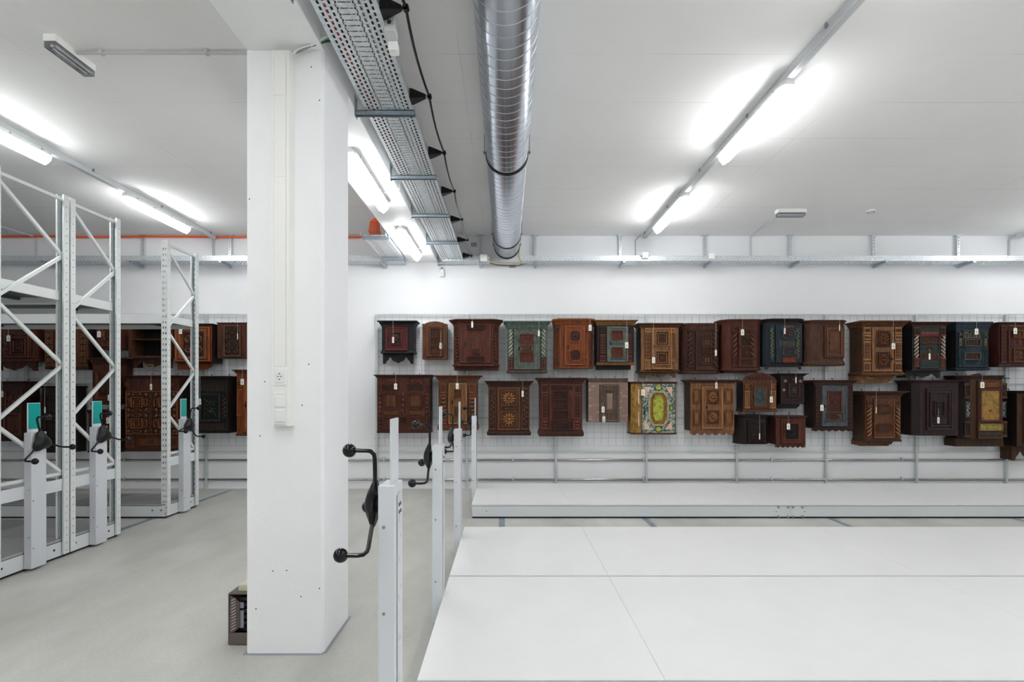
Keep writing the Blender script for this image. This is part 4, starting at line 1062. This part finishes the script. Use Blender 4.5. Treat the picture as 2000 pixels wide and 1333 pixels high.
        MB().tube([(tcx, yq, tcz + hh * .8), (tcx, yq, zs_ - .005), (tcx, Yf - ovm + .012, zs_ + .002)], .0016, 4).build('string', 'string', pt)
        if hw > .015:
            ik = MB()
            for k in range(4): ik.box(tcx - hw * .35 + hw * .2 * k, tcx - hw * .35 + hw * .2 * k + hw * .09, yq - .0006, yq, tcz - hh * rnd.uniform(.5, .7), tcz + hh * rnd.uniform(.1, .5))
            ik.build('tag_writing', 'tag_ink', pt)
    return t

# --- upper row, right of the column
cab('A', 'small dark cupboard with oxblood door, leftmost in the upper row right of the column', (203, 252, 480, 472), 'black', (210, 34), (22, 8), (212, 477, 583, 'scallop'), .22, 0,
    (235, 262, 430, 470), 'oxblood', [('sq+flower', 283, 310, 375, 420, 'p_red', 'oxblood', 'black'), ('ell+dots', 308, 332, 348, 372, 'p_red', 'p_cream')], tags=[(302, 375, 17)], rope='p_cream' and 'greybrown', lock=(262, 370))
cab('A', 'small plain brown cupboard with wavy crest beside the small oxblood one', (555, 234, 768, 530), 'brown', None, (13, 1), None, .16, 0, (590, 250, 730, 522), 'brown',
    [('sq+scroll', 622, 275, 705, 350, 'walnut'), ('sq+scroll', 622, 360, 705, 430, 'walnut'), ('sq+field', 622, 440, 705, 512, 'walnut')], tags=[(714, 425, 28, 300)], crest=(580, 745, 213, 'brown'), lock=(720, 280))
cab('A', 'wide red brown cupboard with angled twisted corner columns, upper row', (822, 238, 1215, 585), 'redbrown', (197, 40), (20, 8), (828, 1215, 638, 'box'), .28, 48,
    (880, 240, 1150, 576), 'redbrown', [('sq+scroll', 940, 247, 1095, 290, 'darkred'), ('octin+field', 945, 300, 1090, 512, 'redbrown'), ('sq+scroll', 945, 525, 1090, 568, 'darkred'), ('leaf', 985, 475, 1050, 515, 'darkred')],
    [('twist', 833, 866, 330, 540, 'darkred', 'redbrown'), ('scroll', 833, 866, 248, 320, 'darkred')], [(988, 242, 16)], lock=(925, 415))
cab('A', 'green cupboard with white twisted columns and red carved squares, upper row', (1293, 265, 1635, 640), 'p_green', (213, 34), (20, 8), None, .24, 0,
    (1350, 275, 1575, 632), 'p_greygreen', [('dots', 1362, 283, 1565, 318, 'p_green'), ('dots', 1362, 585, 1565, 622, 'p_green'), ('dots', 1362, 318, 1392, 585, 'p_greygreen'), ('dots', 1533, 318, 1563, 585, 'p_greygreen'),
    ('sq+scroll', 1400, 325, 1520, 412, 'p_red', 'redbrown', 'redbrown'), ('sq+field', 1400, 425, 1520, 475, 'redbrown'), ('sq+scroll', 1400, 482, 1520, 568, 'p_red', 'redbrown', 'redbrown')],
    [('twist', 1303, 1341, 290, 515, 'p_green', 'p_white'), ('dots', 1298, 1345, 530, 632, 'redbrown', 'p_pink')], [(1566, 318, 15)], basemat='greybrown', lock=(1395, 450))
cab('B', 'bright orange brown cupboard with two carved octagons, upper row', (150, 250, 485, 605), 'orange', (190, 20), (17, 3), None, .27, 42,
    (232, 250, 412, 598), 'orange', [('oct+scroll', 272, 290, 378, 398, 'darkred', 'orange', 'darkred'), ('oct+scroll', 272, 455, 378, 562, 'darkred', 'orange', 'darkred')],
    [('vine', 163, 197, 262, 598, 'darkred', 'orange')], [(455, 270, 26)], lock=(265, 438), hinge=True, dent=True)
cab('B', 'grey green door cupboard with red pilasters and gilt cornice, upper row', (515, 245, 838, 572), 'deep', (203, 26), (22, 2), (520, 808, 632, 'box'), .27, 0,
    (600, 260, 785, 567), 'p_greygreen', [('text', 632, 268, 765, 286, 'p_slate'), ('sq+scroll', 638, 295, 738, 378, 'p_red', 'redbrown', 'redbrown'), ('text', 640, 398, 745, 420, 'p_slate'), ('sq+scroll', 638, 440, 738, 528, 'p_red', 'redbrown', 'redbrown'), ('text', 632, 535, 765, 552, 'p_slate')],
    [('chevron', 543, 586, 325, 495, 'redbrown', 'p_red'), ('flower', 540, 588, 508, 565, 'redbrown', 'p_red'), ('scroll', 540, 588, 258, 315, 'deep', 'darkred')], [(772, 420, 28)], cmat='gold', lock=(630, 405))
cab('B', 'light brown cupboard with two square flower panels and dark scalloped apron', (895, 268, 1222, 637), 'tan', (232, 34), (20, 12), (900, 1200, 702, 'scallop'), .27, 0,
    (985, 270, 1165, 632), 'tanlight', [('sq2+flower', 1018, 300, 1138, 428, 'brown', 'tan'), ('sq2+flower', 1018, 470, 1138, 595, 'brown', 'tan')],
    [('scroll', 930, 980, 325, 530, 'brown', 'tan'), ('field', 930, 980, 272, 315, 'tan'), ('field', 930, 980, 545, 632, 'tan')], [(1005, 550, 26)], sidemat='deep', cmat='walnut', lock=(1005, 435), hinge=True)
cab('B', 'dark brown cupboard with its carved door ajar and twisted left corner, upper row', (1265, 277, 1590, 648), 'darkred', (230, 16), (20, 3), None, .27, 46,
    (1368, 298, 1552, 640), 'darkbrown', [('scroll', 1385, 305, 1535, 340, 'walnut'), ('sq+field', 1425, 355, 1510, 440, 'walnut'), ('oct+rosette', 1430, 445, 1505, 500, 'walnut'), ('sq+field', 1425, 510, 1510, 590, 'walnut'), ('dots', 1385, 350, 1412, 590, 'walnut'), ('dots', 1520, 350, 1545, 590, 'walnut'), ('field', 1385, 600, 1540, 632, 'walnut')],
    [('twist', 1296, 1342, 300, 600, 'darkred', 'darkbrown')], [(1545, 487, 16)], cmat='walnut')
cab('C', 'reddish cupboard with slanted twisted columns and carved door, upper row', (505, 150, 845, 532), 'redbrown', (108, 24), (20, 6), (508, 800, 572, 'box'), .28, 52,
    (630, 178, 772, 522), 'redbrown', [('scroll', 640, 185, 762, 228, 'darkred'), ('sq+flower', 640, 235, 762, 345, 'darkred', 'redbrown'), ('sq+leaf', 640, 350, 762, 455, 'darkred', 'redbrown'), ('scroll', 640, 462, 762, 515, 'darkred')],
    [('twist', 572, 620, 225, 440, 'darkred', 'redbrown'), ('scroll', 575, 618, 160, 218, 'darkred', 'redbrown'), ('diamond', 575, 618, 452, 520, 'darkred', 'redbrown')], [(665, 220, 28)])
cab('C', 'blue black cupboard painted with flower octagons and a gold band, upper row', (865, 135, 1200, 492), 'p_blue', (103, 26), (22, 5), (865, 1180, 543, 'feet'), .27, 50,
    (950, 142, 1178, 487), 'p_blue', [('field', 1015, 163, 1118, 182, 'p_red'), ('oct+flower', 1010, 195, 1120, 282, 'p_red', 'p_slate'), ('scroll', 1012, 296, 1120, 342, 'p_brightgold'), ('oct+flower', 1010, 345, 1120, 428, 'p_red', 'p_slate'), ('sq+scroll', 1012, 438, 1120, 483, 'p_orange', 'p_orange', 'p_red'), ('ell+field', 982, 290, 1002, 345, 'p_slate')],
    [('vine', 898, 942, 150, 480, 'p_blue', 'p_yellow')], [(1031, 208, 13)], cmat='deep', basemat='deep')
cab('C', 'plain brown cupboard with slanting left side and small framed door, upper row', (1228, 150, 1570, 470), 'walnut', (115, 24), (38, 12), None, .30, 46,
    (1375, 163, 1545, 442), 'walnut', [('sq+field', 1392, 180, 1528, 425, 'brown')], [], [(1506, 180, 7)], lock=(1412, 312))
cab('D', 'large light brown cupboard with two rosette panels and ladder pilasters, upper row', (185, 160, 503, 530), 'tan', (115, 46), (30, 16), (100, 440, 622, 'bracket'), .30, 0,
    (255, 165, 430, 527), 'tan', [('cross+rosette', 290, 195, 403, 328, 'brown', 'walnut'), ('cross+rosette', 290, 368, 403, 500, 'brown', 'walnut')],
    [('ladder', 192, 245, 280, 435, 'tan', 'brown'), ('diamond', 192, 245, 228, 272, 'tan', 'walnut'), ('scroll', 192, 245, 165, 220, 'tan', 'walnut'), ('ladder', 192, 245, 450, 525, 'tan', 'brown')], [(434, 318, 28)], sidemat='walnut', dent=True, plate=(222, 556, 280, 582), lock=(415, 425), cmat='brown')
cab('D', 'dark green cupboard with red and white striped columns, upper row', (590, 152, 862, 512), 'p_darkgreen', (125, 44), (10, 6), (505, 818, 578, 'scallop'), .30, 0,
    (640, 185, 808, 505), 'p_darkgreen', [('dots', 645, 190, 806, 232, 'p_red', 'p_red', 'p_red'), ('sq+scroll', 645, 240, 806, 300, 'redbrown', 'redbrown'), ('ell+flower', 700, 320, 752, 358, 'darkred', 'darkred'), ('scroll', 645, 375, 806, 430, 'redbrown'), ('field', 645, 440, 806, 500, 'p_darkgreen')],
    [('twist', 602, 636, 242, 415, 'p_red', 'p_white'), ('field', 600, 638, 425, 490, 'redbrown'), ('scroll', 600, 638, 165, 235, 'redbrown', 'p_darkgreen')], [(728, 403, 14, 345)], sidemat='black', cmat='darkred')
cab('D', 'dark blue cupboard with gilt ornaments and two framed oblong panels, upper row', (948, 182, 1208, 495), 'p_teal', (122, 22), (20, 10), None, .30, 0,
    (990, 190, 1160, 492), 'p_teal', [('arch', 1003, 205, 1045, 252, 'p_gold'), ('arch', 1050, 205, 1092, 252, 'p_gold'), ('arch', 1097, 205, 1138, 252, 'p_gold'), ('sq+scroll', 1005, 265, 1135, 320, 'p_red', 'p_greygreen', 'deep'), ('sq+scroll', 1003, 372, 1133, 432, 'p_red', 'p_greygreen', 'deep'), ('chevron', 1010, 445, 1130, 485, 'p_blue')],
    [('scroll', 960, 992, 250, 325, 'p_teal', 'p_gold'), ('flower', 960, 992, 205, 240, 'p_teal', 'p_gold'), ('vine', 960, 992, 335, 490, 'p_teal', 'p_blue')], [(1110, 200, 28)], sidemat='black', cmat='p_blue')
cab('D', 'dark red cupboard covered in small carving, cut by the right edge, upper row', (1295, 145, 1660, 465), 'darkred', (125, 20), (20, 3), None, .30, 0,
    (1360, 185, 1600, 455), 'darkred', [('dots', 1362, 148, 1600, 162, 'tan'), ('sq+scroll', 1400, 192, 1480, 255, 'brown'), ('scroll', 1400, 262, 1480, 320, 'p_red'), ('sq+scroll', 1400, 335, 1490, 450, 'brown'), ('sq+scroll', 1500, 192, 1590, 320, 'brown'), ('sq+scroll', 1500, 335, 1590, 450, 'brown')],
    [('scroll', 1305, 1350, 150, 455, 'darkred', 'redbrown')], [(1425, 195, 28)], sidemat='oxblood', dent=True)
# --- lower row, right of the column
cab('A', 'broad two bay cupboard with turned columns, lower row beside the left end of the mesh', (163, 705, 622, 1165), 'redbrown', (677, 26), (18, 3), None, .26, 0, None, 'redbrown',
    [('sq+field', 215, 700, 345, 760, 'redbrown'), ('sq+field', 425, 700, 565, 760, 'redbrown'), ('scroll', 215, 772, 345, 815, 'darkred'), ('scroll', 425, 772, 565, 815, 'darkred'),
     ('cross+field', 215, 830, 352, 980, 'brown', 'darkred'), ('cross+field', 425, 830, 562, 980, 'brown', 'darkred'), ('field', 215, 988, 352, 1028, 'brown'), ('field', 425, 988, 562, 1028, 'brown'),
     ('sq+field', 215, 1045, 345, 1150, 'redbrown', 'darkred'), ('sq+field', 430, 1045, 560, 1150, 'redbrown', 'darkred'), ('sq+scroll', 365, 1045, 412, 1100, 'darkred')],
    [('bulb', 172, 206, 830, 1020, 'redbrown'), ('bulb', 370, 406, 830, 1020, 'redbrown', 'redbrown', 'one'), ('diamond', 170, 210, 1035, 1150, 'darkred', 'redbrown'), ('scroll', 170, 210, 760, 825, 'darkred', 'redbrown')], [(324, 778, 26)], sidemat='deep', cmat='darkred')
cab('A', 'golden brown cupboard with two small door panels, lower row behind the crank posts', (695, 718, 1030, 1112), 'brown', (682, 42), (48, 8), None, .27, 0,
    (780, 748, 945, 1106), 'tan', [('sq+field', 832, 805, 892, 885, 'brown'), ('sq+field', 832, 950, 892, 1050, 'brown')],
    [('sq', 710, 766, 750, 840, 'brown'), ('chevron', 712, 764, 850, 1050, 'brown', 'tan'), ('field', 710, 766, 1060, 1106, 'brown')], [(858, 775, 24)], cmat='brown', lock=(815, 915))
cab('A', 'brown cupboard with two pale round rosettes on its door, lower row', (1128, 772, 1485, 1165), 'walnut', (730, 34), (38, 13), None, .27, 0,
    (1205, 785, 1405, 1160), 'brown', [('sq+rosette', 1237, 815, 1375, 950, 'tanlight', 'walnut'), ('field', 1240, 955, 1370, 985, 'walnut'), ('sq+rosette', 1237, 993, 1375, 1130, 'tanlight', 'walnut')],
    [('vine', 1135, 1195, 790, 1155, 'walnut', 'brown')], [(1425, 842, 17)], cmat='darkbrown', basemat='darkbrown', lock=(1250, 968), dent=True)
cab('B', 'deep red brown cupboard with three carved door panels, lower row, no tag', (20, 748, 388, 1162), 'redbrown', (703, 36), (50, 12), None, .28, 0,
    (98, 755, 320, 1157), 'redbrown', [('scroll', 112, 762, 305, 812, 'darkred'), ('sq+scroll', 135, 818, 265, 900, 'darkred'), ('scroll', 135, 908, 265, 978, 'darkred'), ('sq+scroll', 135, 988, 265, 1072, 'darkred'), ('field', 105, 825, 128, 1080, 'redbrown'), ('field', 285, 825, 310, 1080, 'redbrown'), ('arch', 120, 1085, 305, 1152, 'darkred')],
    [('chevron', 38, 90, 850, 1060, 'redbrown', 'darkred'), ('scroll', 38, 90, 760, 840, 'redbrown', 'darkred'), ('ladder', 38, 90, 1070, 1155, 'redbrown', 'brown')], [], cmat='darkred', lock=(120, 960))
cab('B', 'weathered grey brown cupboard without cornice carrying two tags, lower row', (440, 745, 783, 1090), 'worn_paint', (707, 3), None, None, .24, 0,
    (540, 765, 705, 1083), 'greybrown', [('sq+field', 583, 808, 663, 1010, 'worn_paint', 'greybrown')], [], [(568, 978, 26, 915), (574, 1062, 24, 1005)], cmat='greybrown', sidemat='greybrown', lock=(552, 905))
# painted marble cupboard
t6 = cab('B', 'cupboard painted with a yellow green marble octagon and pink corners, lower row', (815, 757, 1212, 1182), 'p_gold', (737, 14), (14, 4), None, .28, 30,
    (905, 757, 1190, 1182), 'marble_blue', [('oct+none', 958, 820, 1135, 1122, 'p_cream', 'p_cream', 'p_gold'), ('oct+none', 990, 848, 1100, 1085, 'black', 'p_brightgold', 'marble_green'),
    ('ell+none', 1018, 762, 1072, 812, 'black', 'black', 'marble_green'), ('ell+none', 1018, 1125, 1072, 1172, 'black', 'black', 'marble_green'), ('ell+none', 920, 942, 948, 990, 'black', 'black', 'marble_blue'), ('ell+none', 1143, 942, 1170, 990, 'black', 'black', 'marble_green')],
    [], [(913, 830, 28)], cmat='brown', lock=(925, 1010), name='wall_cupboard')
def tri(t, pts, mat, Yp):
    ox, oy, sc = CR['B']; P = [((ox + u / sc - VX) * Yp / F, EYE - (oy + v / sc - VY) * Yp / F) for u, v in pts]
    MB().prism(P, Yp - .003, Yp).build('painted_corner', mat, t)
    m_ = MB(); m_.tube([(a, Yp - .003, b_) for a, b_ in P + P[:1]], .004, 4); m_.build('painted_outline', 'black', t)
Yp = BK - .28 - .016
for pts in (((925, 780), (990, 780), (925, 880)), ((1105, 780), (1168, 780), (1168, 880)), ((925, 1155), (990, 1155), (925, 1065)), ((1095, 1155), (1168, 1155), (1168, 1065))): tri(t6, pts, 'marble_pink', Yp)
for a, b_ in ((805, 930), (1000, 1125)):
    ox, oy, sc = CR['B']; Y2 = BK - .28 + .012
    X_ = lambda u: (ox + u / sc - VX) * Y2 / F
    Z_ = lambda v: EYE - (oy + v / sc - VY) * Y2 / F
    m_ = MB(); xa_, xb_ = X_(852), X_(880)
    m_.rings([[(xa_ - .0, Y2 + .006, Z_(b_)), (xb_, Y2 - .02, Z_(b_)), (xb_, Y2 - .02, Z_(a)), (xa_, Y2 + .006, Z_(a))], [(xa_, Y2 + .03, Z_(b_)), (xb_, Y2 + .01, Z_(b_)), (xb_, Y2 + .01, Z_(a)), (xa_, Y2 + .03, Z_(a))]])
    m_.build('painted_strip', 'marble_pink', t6)
cab('B', 'wide tan cupboard with four carved cross panels and scalloped foot, lower row', (1325, 748, 1705, 1165), 'tanlight', (720, 34), None, (1325, 1705, 1202, 'waves'), .28, 0,
    (1420, 775, 1605, 1148), 'tanlight', [('cross+rosette', 1460, 808, 1568, 935, 'tan', 'brown'), ('cross+rosette', 1460, 985, 1568, 1105, 'tan', 'brown'),
    ('octin+field', 1345, 800, 1412, 935, 'tan', 'brown'), ('octin+field', 1345, 980, 1412, 1125, 'tan', 'brown'), ('octin+field', 1618, 800, 1692, 935, 'tan', 'brown'), ('octin+field', 1618, 980, 1692, 1125, 'tan', 'brown')],
    [], [(1549, 770, 18)], sidemat='walnut', cmat='walnut', dent=True, lock=(1462, 960))
cab('C', 'small cupboard with reddish carved crest and grey green door panel, lower row', (672, 658, 960, 890), 'brown', (638, 4), (20, 5), None, .24, 0,
    (735, 672, 900, 885), 'walnut', [('sq+scroll', 758, 688, 872, 866, 'p_slate', 'brown', 'p_slate')], [('rosette', 683, 728, 668, 715, 'brown', 'tan'), ('field', 683, 728, 725, 880, 'tan')], [(915, 803, 25)], sidemat='deep', crest=(678, 960, 568, 'redbrown'))
cab('C', 'small nearly black cupboard with painted blossoms, tucked under the blue one', (1000, 600, 1195, 830), 'deep', (577, 32), (14, 4), (970, 1165, 882, 'bracket'), .26, 0,
    (1055, 655, 1165, 785), 'deep', [('sq+flower', 1062, 665, 1158, 778, 'p_bluegrey', 'darkred'), ('rosette', 1025, 628, 1055, 658, 'p_pink'), ('rosette', 1155, 630, 1185, 660, 'p_pink'), ('rosette', 1012, 705, 1040, 735, 'p_pink'), ('rosette', 1165, 705, 1190, 732, 'p_red'), ('dots', 1030, 790, 1180, 815, 'p_red'), ('flower', 1085, 615, 1120, 645, 'p_red')], [], [(1128, 635, 9)])
cab('C', 'cupboard with grey blue door and carved brown panel, lower row', (1290, 662, 1622, 1042), 'darkbrown', (635, 34), (14, 6), (1235, 1625, 1080, 'waves'), .28, 0,
    (1350, 682, 1570, 1036), 'p_bluegrey', [('sq+scroll', 1395, 728, 1522, 918, 'redbrown', 'walnut', 'darkred'), ('sq+none', 1385, 925, 1530, 995, 'walnut', 'walnut'), ('ell+scroll', 1405, 935, 1500, 980, 'redbrown', 'walnut', 'darkred')],
    [('scroll', 1296, 1345, 680, 1030, 'plum', 'walnut')], [(1354, 875, 28, 830)], sidemat='deep', cmat='darkred', lock=(1370, 860))
cab('C', 'small almost black plain cupboard hanging below the crested one', (645, 967, 898, 1180), 'deep', (940, 22), (12, 4), None, .26, 34, (712, 985, 865, 1172), 'deep', [('sq+field', 735, 1005, 845, 1150, 'deep')], [], [(813, 1123, 9)])
cab('C', 'small dark red cupboard with carved leaf and hanging scalloped brackets, lowest on the wall', (955, 967, 1213, 1195), 'redbrown', (945, 16), None, (955, 1213, 1222, 'waves'), .27, 0,
    (1000, 978, 1172, 1180), 'redbrown', [('sq+leaf', 1018, 1000, 1155, 1160, 'deep', 'redbrown')], [], [(1063, 1037, 28)], sidemat='darkred', cmat='darkred')
cab('D', 'brown cupboard with twisted pilasters set lower than its neighbours, lower row', (205, 720, 495, 1078), 'brown', (685, 44), (18, 6), (140, 438, 1132, 'bracket'), .29, 0,
    (270, 748, 442, 1070), 'brown', [('cross+field', 290, 795, 412, 875, 'walnut'), ('cross+field', 290, 945, 412, 1020, 'walnut')],
    [('twist', 217, 254, 820, 1050, 'brown', 'tan'), ('scroll', 217, 258, 755, 810, 'walnut', 'brown')], [(294, 840, 6)], sidemat='umber', cmat='umber', dent=True, lock=(262, 925))
cab('D', 'big plain dark plum cupboard with small barred door, lower row', (612, 618, 1002, 1048), 'plum', (595, 34), None, None, .36, 40,
    (700, 665, 912, 1002), 'plum', [('sq+none', 722, 690, 890, 975, 'deep'), ('sq+ladder', 760, 765, 845, 890, 'deep', 'plum'), ('field', 740, 905, 870, 960, 'plum')], [], [(800, 922, 17, 830)], sidemat='deep', lock=(745, 845))
cab('D', 'tall ochre painted cupboard with a flower vase door and blue floral corners, lower row', (1000, 588, 1380, 1078), 'umber', (556, 14), None, (938, 1345, 1136, 'box'), .32, 60,
    (1115, 595, 1312, 1072), 'umber', [('sq+scroll', 1120, 600, 1306, 655, 'p_orange', 'brown', 'gold'), ('sq+none', 1125, 665, 1306, 935, 'deep', 'darkred', 'p_gold'), ('scroll', 1160, 735, 1280, 820, 'p_yellow'), ('diamond', 1190, 825, 1240, 862, 'p_red'), ('flower', 1140, 682, 1170, 710, 'p_bluegrey'), ('flower', 1268, 682, 1298, 710, 'p_bluegrey'), ('flower', 1140, 890, 1170, 918, 'p_bluegrey'), ('flower', 1268, 890, 1298, 918, 'p_bluegrey'),
    ('sq+dots', 1118, 948, 1308, 1008, 'p_brightgold', 'gold', 'p_yellow'), ('scroll', 1125, 1015, 1300, 1040, 'p_bluegrey')],
    [('vine', 1018, 1080, 620, 745, 'umber', 'deep'), ('vine', 1026, 1074, 770, 900, 'p_slate', 'p_white'), ('vine', 1018, 1080, 930, 1060, 'umber', 'deep')], [(1157, 635, 32)], cmat='darkbrown', sidemat='deep', dent=True, crest=(1080, 1165, 544, 'deep'), lock=(1130, 800))
cab('D', 'brown cupboard with a long curved foot, cut by the right edge, lower row', (1440, 705, 1760, 1130), 'umber', (682, 40), (10, 4), (1400, 1700, 1250, 'scallop'), .30, 0,
    (1490, 730, 1700, 1110), 'brown', [('sq+field', 1520, 760, 1670, 1080, 'brown')], [], [], cmat='deep', sidemat='deep')
# --- left of the column
cab('L', 'red brown cupboard with zigzag frieze and shield panel, cut by the left edge', (-120, 150, 285, 405), 'redbrown', (128, 30), (20, 8), (-100, 290, 500, 'scallop'), .30, 0,
    (40, 200, 235, 398), 'redbrown', [('scroll', -20, 158, 280, 182, 'darkred'), ('diamond', 105, 200, 225, 228, 'darkred'), ('sq2+heart', 95, 245, 215, 375, 'darkred', 'darkred')], [('bulb', 48, 78, 200, 390, 'redbrown', 'redbrown', 'one'), ('ladder', 242, 275, 195, 395, 'redbrown', 'darkred', 'one')], [(70, 245, 28)], lock=(32, 300))
cab('L', 'gilded brown cupboard with carved arch and round boss, behind the shelf uprights', (358, 165, 690, 470), 'gold', (150, 14), (18, 4), None, .28, 0,
    (440, 180, 620, 400), 'walnut', [('arch', 470, 190, 600, 395, 'gold'), ('scroll', 540, 200, 600, 300, 'gold'), ('sq+rosette', 550, 385, 612, 440, 'gold', 'walnut')], [('scroll', 362, 425, 180, 460, 'walnut', 'gold')], [], sidemat='deep', cmat='darkbrown')
cab('L', 'small red brown cupboard with a round carved flower left of the open shelf', (755, 155, 950, 320), 'redbrown', (140, 8), (10, 3), None, .26, 0, (800, 165, 935, 312), 'redbrown', [('oct+rosette', 820, 185, 885, 265, 'darkred', 'brown')], [('field', 760, 790, 160, 315, 'redbrown')], [(777, 213, 28)])
cab('L', 'open brown wall shelf with dark compartments and a lower board with number plate', (1005, 145, 1345, 398), 'walnut', None, None, (1040, 1345, 478, 'scallop'), .30, interior=(252,), plate=(1142, 450, 1200, 474), name='open_wall_shelf')
cab('L', 'orange brown cupboard with a finely carved square panel beside the lone shelf unit', (1362, 150, 1655, 432), 'orange', (130, 8), (6, 2), (1365, 1660, 490, 'bracket'), .30, 0,
    (1375, 158, 1645, 428), 'orange', [('sq+none', 1400, 178, 1620, 410, 'brown'), ('scroll', 1440, 200, 1595, 385, 'walnut'), ('octin+none', 1615, 235, 1638, 410, 'brown')], [], [(1413, 187, 24)], sidemat='deep', cmat='deep', lock=(1400, 290))
cab('L', 'brown cupboard with an upright carved centre strip just left of the column, upper row', (1698, 130, 1925, 400), 'walnut', (122, 6), None, None, .24, 0,
    (1750, 142, 1885, 392), 'walnut', [('scroll', 1760, 152, 1876, 262, 'darkbrown'), ('scroll', 1760, 270, 1876, 372, 'darkbrown')], [], [(1858, 230, 6)], cmat='darkbrown')
cab('L', 'dark brown cupboard with carved lower half at the left edge, lower row', (-150, 605, 190, 1035), 'darkbrown', (580, 20), (14, 3), None, .27, 0, (-120, 640, 180, 1020), 'darkbrown', [('sq+field', -80, 670, 60, 800, 'redbrown'), ('sq+field', 40, 830, 170, 1000, 'redbrown'), ('scroll', 60, 680, 170, 800, 'redbrown')], [], [(22, 680, 16)])
cab('L', 'nearly black cupboard with bowed sides behind the nearest crank, lower row', (275, 635, 560, 1125), 'deep', (618, 20), (14, 5), None, .28, 60, (330, 680, 505, 1090), 'deep', [('sq+field', 355, 700, 480, 860, 'deep'), ('sq+field', 355, 880, 480, 1060, 'deep')], [], [(355, 805, 12)])
cab('L', 'tall red brown cupboard with heavy cornice and two tags, between the rows', (722, 445, 930, 745), 'redbrown', (398, 24), (18, 8), None, .30, 0,
    (750, 500, 905, 735), 'redbrown', [('sq+field', 765, 515, 890, 720, 'darkred', 'redbrown'), ('sq+field', 735, 410, 915, 440, 'darkred')], [], [(858, 708, 26, 640)], cmat='darkred')
cab('L', 'small dark brown carved cupboard hanging under the tall red brown one', (690, 830, 935, 1125), 'darkbrown', (805, 14), (12, 4), None, .28, 0, (730, 860, 905, 1105), 'darkbrown', [('sq+scroll', 745, 875, 890, 980, 'walnut'), ('sq+scroll', 745, 990, 890, 1095, 'walnut')], [], [(846, 887, 24, 830)])
cab('L', 'large carved double door cupboard with geometric strapwork and a bottom drawer', (985, 560, 1400, 1115), 'redbrown', (535, 22), (14, 8), None, .30, 0, (988, 655, 1395, 1000), 'brown',
    [('geo', 995, 665, 1165, 825, 'brown'), ('geo', 1210, 665, 1385, 825, 'brown'), ('geo', 995, 830, 1165, 990, 'brown'), ('geo', 1210, 830, 1385, 990, 'brown'), ('vine', 1172, 665, 1202, 990, 'brown'), ('sq+rosette', 988, 580, 1028, 625, 'brown', 'darkred'), ('sq+rosette', 1340, 580, 1382, 625, 'brown', 'darkred')], [('field', 990, 1050, 1010, 1100, 'redbrown')], [(1183, 625, 16)], drawer=(1085, 1028, 1290, 1085), sidemat='darkred', cmat='darkred', dent=True, lock=(1190, 830))
cab('L', 'black green cupboard with carved heart scrolls and a twisted right strip', (1500, 575, 1785, 975), 'blackgreen', (540, 22), (12, 3), None, .30, 0,
    (1545, 612, 1782, 965), 'blackgreen', [('scroll', 1570, 618, 1760, 662, 'darkbrown'), ('sq+heart', 1565, 680, 1728, 895, 'blackgreen', 'p_darkgreen'), ('scroll', 1565, 905, 1760, 955, 'darkbrown')], [('twist', 1735, 1772, 690, 880, 'deep', 'darkbrown', 'one')], [(1565, 740, 18)], sidemat='deep', cmat='deep', lock=(1555, 800))
cab('L', 'tall orange brown cupboard partly hidden by the column, lower row', (1850, 520, 2080, 990), 'orange', (490, 26), (18, 6), None, .27, 0, (1905, 560, 2040, 980), 'orange', [('sq+field', 1920, 580, 2030, 740, 'orange'), ('sq+field', 1920, 800, 2030, 960, 'orange')],
    [('field', 1855, 1900, 640, 850, 'orange'), ('ladder', 1855, 1900, 570, 630, 'brown')], [(1895, 585, 26)], cmat='brown')
print('objects', len(bpy.data.objects))
